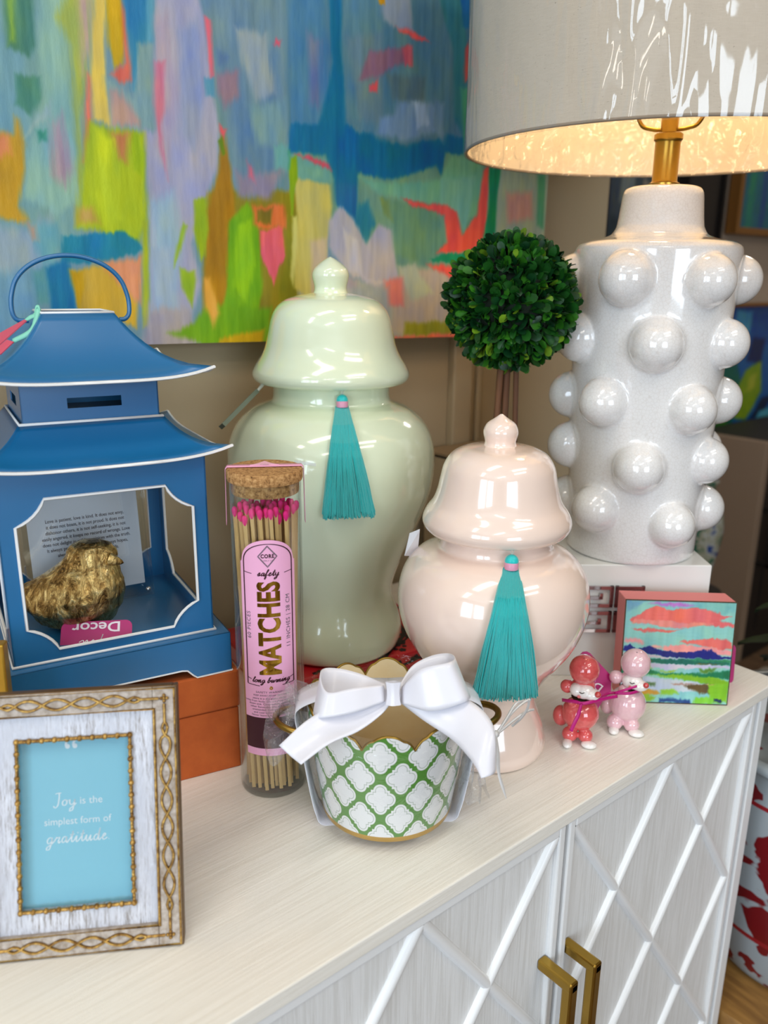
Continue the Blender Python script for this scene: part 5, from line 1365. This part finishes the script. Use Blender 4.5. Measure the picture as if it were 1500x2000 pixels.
put(g, lambda v: c0 + RGT * (v.x * c_a - v.y * s_a) + UPV * (v.x * s_a + v.y * c_a) * .95 - FWD * .0012 - RGT * .002, 'lettering', TAGPRINT, tgp)
# ------------------------------------------------------------------ behind the sideboard and across the room
CARD = mat('kraft_cardboard', (170, 150, 118), .85)
cbx = thing('cardboard_box', 'plain kraft cardboard box standing against the wall behind the two jars', 'box', (.905, .855, -.0), 0)
MB().box(-.072, .060, -.046, .044, 0, .196).build('box_body', CARD, cbx, smooth=0, bevel=.001)
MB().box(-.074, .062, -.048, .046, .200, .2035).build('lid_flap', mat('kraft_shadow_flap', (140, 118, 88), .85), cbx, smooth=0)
MB().box(-.070, .058, -.044, .042, .196, .200).build('flap_gap_shadow', DARKROOM, cbx, smooth=0)  # dark slab painted in for the shadow under the flap

def art_piece(label, x0, x1, z0, z1, y, txt, base, fr, seed, group=None, frame=.022):
    t = thing('framed_painting', label, 'painting', (x0, y, z0)); w, h = x1 - x0, z1 - z0
    S_ = parse(txt); canvas_mesh('painted_canvas', t, 120, 120, w, h, lambda u, v: paint(u / w * 1000, v / h * 1000, S_, base, 14.0, (120, 160)), 'background_canvas', ((1, 1, .4), 60, .2, .002))
    mb = MB(); rect_ring(mb, -frame, w + frame, -frame, h + frame, frame, -.018, .022); mb.build('frame', fr, t, smooth=0, bevel=.002)
    MB().box(-.001, w + .001, .001, .020, -.001, h + .001).build('backing', DARKROOM, t, smooth=0); return t
GF = mat('gilt_frame', (150, 104, 50), .4, .5); YW = 1.47
a0 = on_y(1425, 455, YW); a1 = on_y(1500, 340, YW)
T1 = """20 96 110|40|0,0 1000,0 1000,1000 0,1000
28 120 100|30|100,0 180,0 200,1000 90,1000
16 70 120|30|250,0 330,0 320,1000 240,1000
70 150 110|24|150,400 190,400 200,900 160,900
16 84 76|30|400,0 520,0 560,1000 420,1000
40 130 140|30|600,0 700,0 690,1000 620,1000
90 160 170|20|330,300 360,300 370,1000 335,1000
18 60 100|40|760,0 1000,0 1000,1000 780,1000"""
art_piece('gilt-framed dark teal striped painting hanging just under the lampshade at right', a0.x + .03, a0.x + .62, a0.z + .02, a0.z + .58, YW, T1, (20, 96, 110), GF, 1)
b0 = on_y(1388, 858, YW); b1 = on_y(1500, 592, YW)
T2 = """24 96 160|40|0,0 1000,0 1000,1000 0,1000
20 80 150|30|0,700 500,640 1000,760 1000,1000 0,1000
70 150 190|30|200,760 420,740 440,960 220,980
16 40 90|30|420,560 640,520 660,740 480,760
10 100 90|30|0,0 340,0 400,380 300,620 0,560
130 160 30|30|300,120 520,60 700,300 640,560 440,500 340,340
60 130 40|30|0,80 260,40 340,220 200,360 0,300
170 180 60|24|470,300 600,330 600,470 500,440
12 40 70|24|560,60 760,100 900,260 700,240
90 170 190|24|620,0 1000,40 1000,160 700,130"""
art_piece('abstract painting in blue, lime and green in thin brown frame right of the bubble lamp', b0.x - .05, b0.x + .50, b1.z - .455, b1.z - .01, YW, T2, (24, 96, 160), GF, 2, frame=.012)
T3 = """58 72 84|60|0,0 1000,0 1000,1000 0,1000
120 130 128|40|200,300 420,260 460,520 260,560
150 140 120|30|500,200 700,160 740,380 560,420
36 60 110|30|640,520 860,480 880,700 700,720
90 110 110|40|100,700 360,640 420,900 160,920
130 120 104|30|560,760 740,740 760,900 600,920
30 50 60|40|40,60 240,40 260,220 80,260
36 56 112|30|780,100 940,80 960,280 800,300"""
c0_ = on_y(1165, 480, YW)
art_piece('dark painting of blue and cream blossoms behind the lamp neck', c0_.x + .02, c0_.x + .34, c0_.z - .06, c0_.z + .55, YW, T3, (58, 72, 84), DARKROOM, 3, frame=.010)
# tall dark cabinet with a pale edge and black pull, under the blue painting
f0 = on_y(1416, 985, 1.28)
FC = thing('dark_cabinet', 'dark brown cabinet with taupe front edge and black bar pull, far right', 'cabinet', (f0.x, 1.18, -.8))
hgt = on_y(1450, 872, 1.2).z + .8
MB().box(.055, 1.5, .0, .26, 0, hgt).build('cabinet_body', DARKROOM, FC, smooth=0, bevel=.004)
MB().box(.02, .055, .0, .26, 0, hgt).build('taupe_stile', mat('taupe_paint', (150, 128, 108), .6), FC, smooth=0, bevel=.003)
hz = f0.z + .8
MB().box(.058, .070, -.045, .0, hz - .015, hz).box(.058, .070, -.045, .0, hz - .20, hz - .185).box(.058, .070, -.045, -.032, hz - .20, hz).build('bar_pull', BLACK, FC, smooth=0, bevel=.002)
MB().box(.12, 1.48, -.004, .0, .1, .62).build('cabinet_door', mat('almost_black_wood', (24, 19, 18), .5), FC, smooth=0, bevel=.003)
# floral porcelain vase left of it
v0 = on_y(1352, 1150, 1.0)
FV = N('blue_floral_porcelain'); fco = FV.coord(); fv = FV.n('ShaderNodeTexVoronoi'); fv.inputs['Scale'].default_value = 26; FV.l(fco, fv.inputs['Vector'])
FV.l(FV.ramp(FV.noise(fco, 24, 3, .6), [(.38, rgb(34, 66, 130)), (.46, rgb(168, 172, 168)), (.55, rgb(150, 150, 130)), (.62, rgb(36, 100, 80))]), FV.b.inputs['Base Color']); FV.b.inputs['Roughness'].default_value = .2
FT = thing('plant_stand', 'dark wooden stand holding the floral vase beyond the sideboard', 'stand', (v0.x, 1.0, -.7899))
MB().lathe([(0, 0), (.09, 0), (.09, .02), (.03, .05), (.03, v0.z + .73), (.07, v0.z + .76), (.07, v0.z + .7899), (0, v0.z + .7899)], 32).build('stand', DARKROOM, FT, smooth=40)
VS = thing('porcelain_vase', 'tall blue and green floral porcelain vase half hidden behind the bubble lamp', 'vase', (v0.x, 1.0, v0.z + .0005))
MB().lathe(smooth_prof([(.030, 0), (.036, .01), (.040, .05), (.052, .12), (.056, .17), (.046, .22), (.028, .25), (.026, .27), (.034, .285), (.031, .287)]), 48).build('vase_body', FV.m, VS, smooth=60)
# red and white planter with leaves on a stool
q0 = on_z(1552, 1838, -.50)
STL = thing('garden_stool', 'low golden brown wooden stool under the red and white planter', 'stool', (q0.x, q0.y, -.7890))
OAKG = mat('honey_wood', (168, 124, 62), .6, var=(12, (130, 92, 44), (6, 1, 1)))
MB().lathe([(0, .252), (.20, .252), (.205, .262), (.205, .280), (.20, .2885), (0, .2885)], 48).build('seat', OAKG, STL, smooth=40)
for k in range(4):
    a = pi / 4 + k * pi / 2; MB().tube([(.13 * cos(a), .13 * sin(a), .255), (.155 * cos(a), .155 * sin(a), 0)], [.016, .012], 12).build('leg', OAKG, STL, smooth=60)
RWm = N('red_white_porcelain'); rco = RWm.coord(); rn = RWm.noise(rco, 11, 3, .55, .4); rn2 = RWm.noise(rco, 28, 2, .5)
c1 = RWm.ramp(rn, [(.50, rgb(168, 178, 184)), (.515, rgb(122, 18, 26))]); c2_ = RWm.ramp(rn2, [(.56, (0, 0, 0, 1)), (.58, (1, 1, 1, 1))])
sp3 = RWm.n('ShaderNodeSeparateXYZ'); RWm.l(rco, sp3.inputs[0]); rm_ = RWm.math
b1_ = rm_('LESS_THAN', rm_('ABSOLUTE', rm_('SUBTRACT', sp3.outputs[2], .085)), .004); b2_ = rm_('LESS_THAN', rm_('ABSOLUTE', rm_('SUBTRACT', sp3.outputs[2], .300)), .003)
lowz = rm_('LESS_THAN', sp3.outputs[2], .085); hiz = rm_('GREATER_THAN', sp3.outputs[2], .300)
cb1 = RWm.mix(rm_('MAXIMUM', lowz, hiz), c1, RWm.mix(c2_, rgb(168, 178, 184), rgb(124, 26, 34)))
RWm.l(RWm.mix(rm_('MAXIMUM', b1_, b2_), cb1, rgb(156, 34, 42)), RWm.b.inputs['Base Color']); RWm.b.inputs['Roughness'].default_value = .22
PL = thing('porcelain_planter', 'large red and white chinoiserie porcelain planter right of the sideboard', 'planter', (q0.x, q0.y, -.4995))
MB().lathe(smooth_prof([(.105, 0), (.120, .003), (.135, .05), (.155, .15), (.165, .25), (.163, .32), (.168, .345), (.176, .352), (.174, .362), (.160, .362), (.155, .345), (.150, .33)], 4) + [(0, .33)], 64).build('planter_body', RWm.m, PL, smooth=50)
FG = thing('potted_plant', 'dark leafy green plant growing in the red and white planter', 'plant', (q0.x, q0.y, -.165))
LFD = mat('dark_green_leaf', (26, 44, 20), .5, var=(9, (44, 64, 32))); rs = random.Random(9); lf = MB(); stm = MB()
for k in range(64):
    a = rs.uniform(0, 2 * pi); rr0 = rs.uniform(.02, .115); hh = rs.uniform(.03, .24); c = Vector((rr0 * cos(a), rr0 * sin(a), hh))
    stm.tube([(.3 * c.x, .3 * c.y, -.0), c * .7, c], .003, 5)
    d = Vector((cos(a), sin(a), rs.uniform(-.3, .7))).normalized(); s_ = d.cross(EZ).normalized(); nn = s_.cross(d); L = rs.uniform(.035, .06); Wd = L * .42
    vs = []
    for t_, wv in ((0, .05), (.2, .75), (.5, 1), (.8, .7), (1, .02)):
        m_ = c + d * L * t_ - EZ * .02 * t_ * t_; vs += [m_ + s_ * Wd * wv + nn * .006, m_, m_ - s_ * Wd * wv + nn * .006]
    fs = []
    for i in range(4):
        q_ = 3 * i; fs += [(q_, q_ + 1, q_ + 4, q_ + 3), (q_ + 1, q_ + 2, q_ + 5, q_ + 4)]
    lf.add(vs, fs)
o = lf.build('foliage', LFD, FG, smooth=60); o['kind'] = 'stuff'
o = stm.build('stems', mat('green_stem', (60, 80, 34), .6), FG, smooth=60); o['kind'] = 'stuff'
# patterned rug on the floor
RG = N('patterned_rug'); gco = RG.coord(); RG.l(RG.ramp(RG.noise(gco, 16, 4, .7), [(.36, rgb(60, 70, 56)), (.47, rgb(120, 100, 84)), (.55, rgb(176, 172, 160)), (.66, rgb(150, 96, 60))]), RG.b.inputs['Base Color']); RG.b.inputs['Roughness'].default_value = .95
tag(MB().box(1.0, 2.6, -.9, 1.1, -.7999, -.7900).build('rug', RG.m, smooth=0), 'multicoloured patterned rug on the floor beyond the sideboard', 'rug')

d0 = on_y(1374, 470, 1.46); d1 = on_y(1419, 300, 1.46)
BP_ = thing('dark_wall_slab', 'black framed slab added to darken the far wall right of the lamp neck', 'panel', (d0.x - .12, 1.46, d0.z))  # added black slab, stands in for the dark stretch of far wall
MB().box(0, d1.x - d0.x + .12, .0, .03, 0, d1.z - d0.z + .1).build('dark_slab_face', BLACK, BP_, smooth=0, bevel=.002)
mb = MB(); rect_ring(mb, -.012, d1.x - d0.x + .132, -.012, d1.z - d0.z + .112, .012, -.01, .032); mb.build('frame', DARKROOM, BP_, smooth=0)
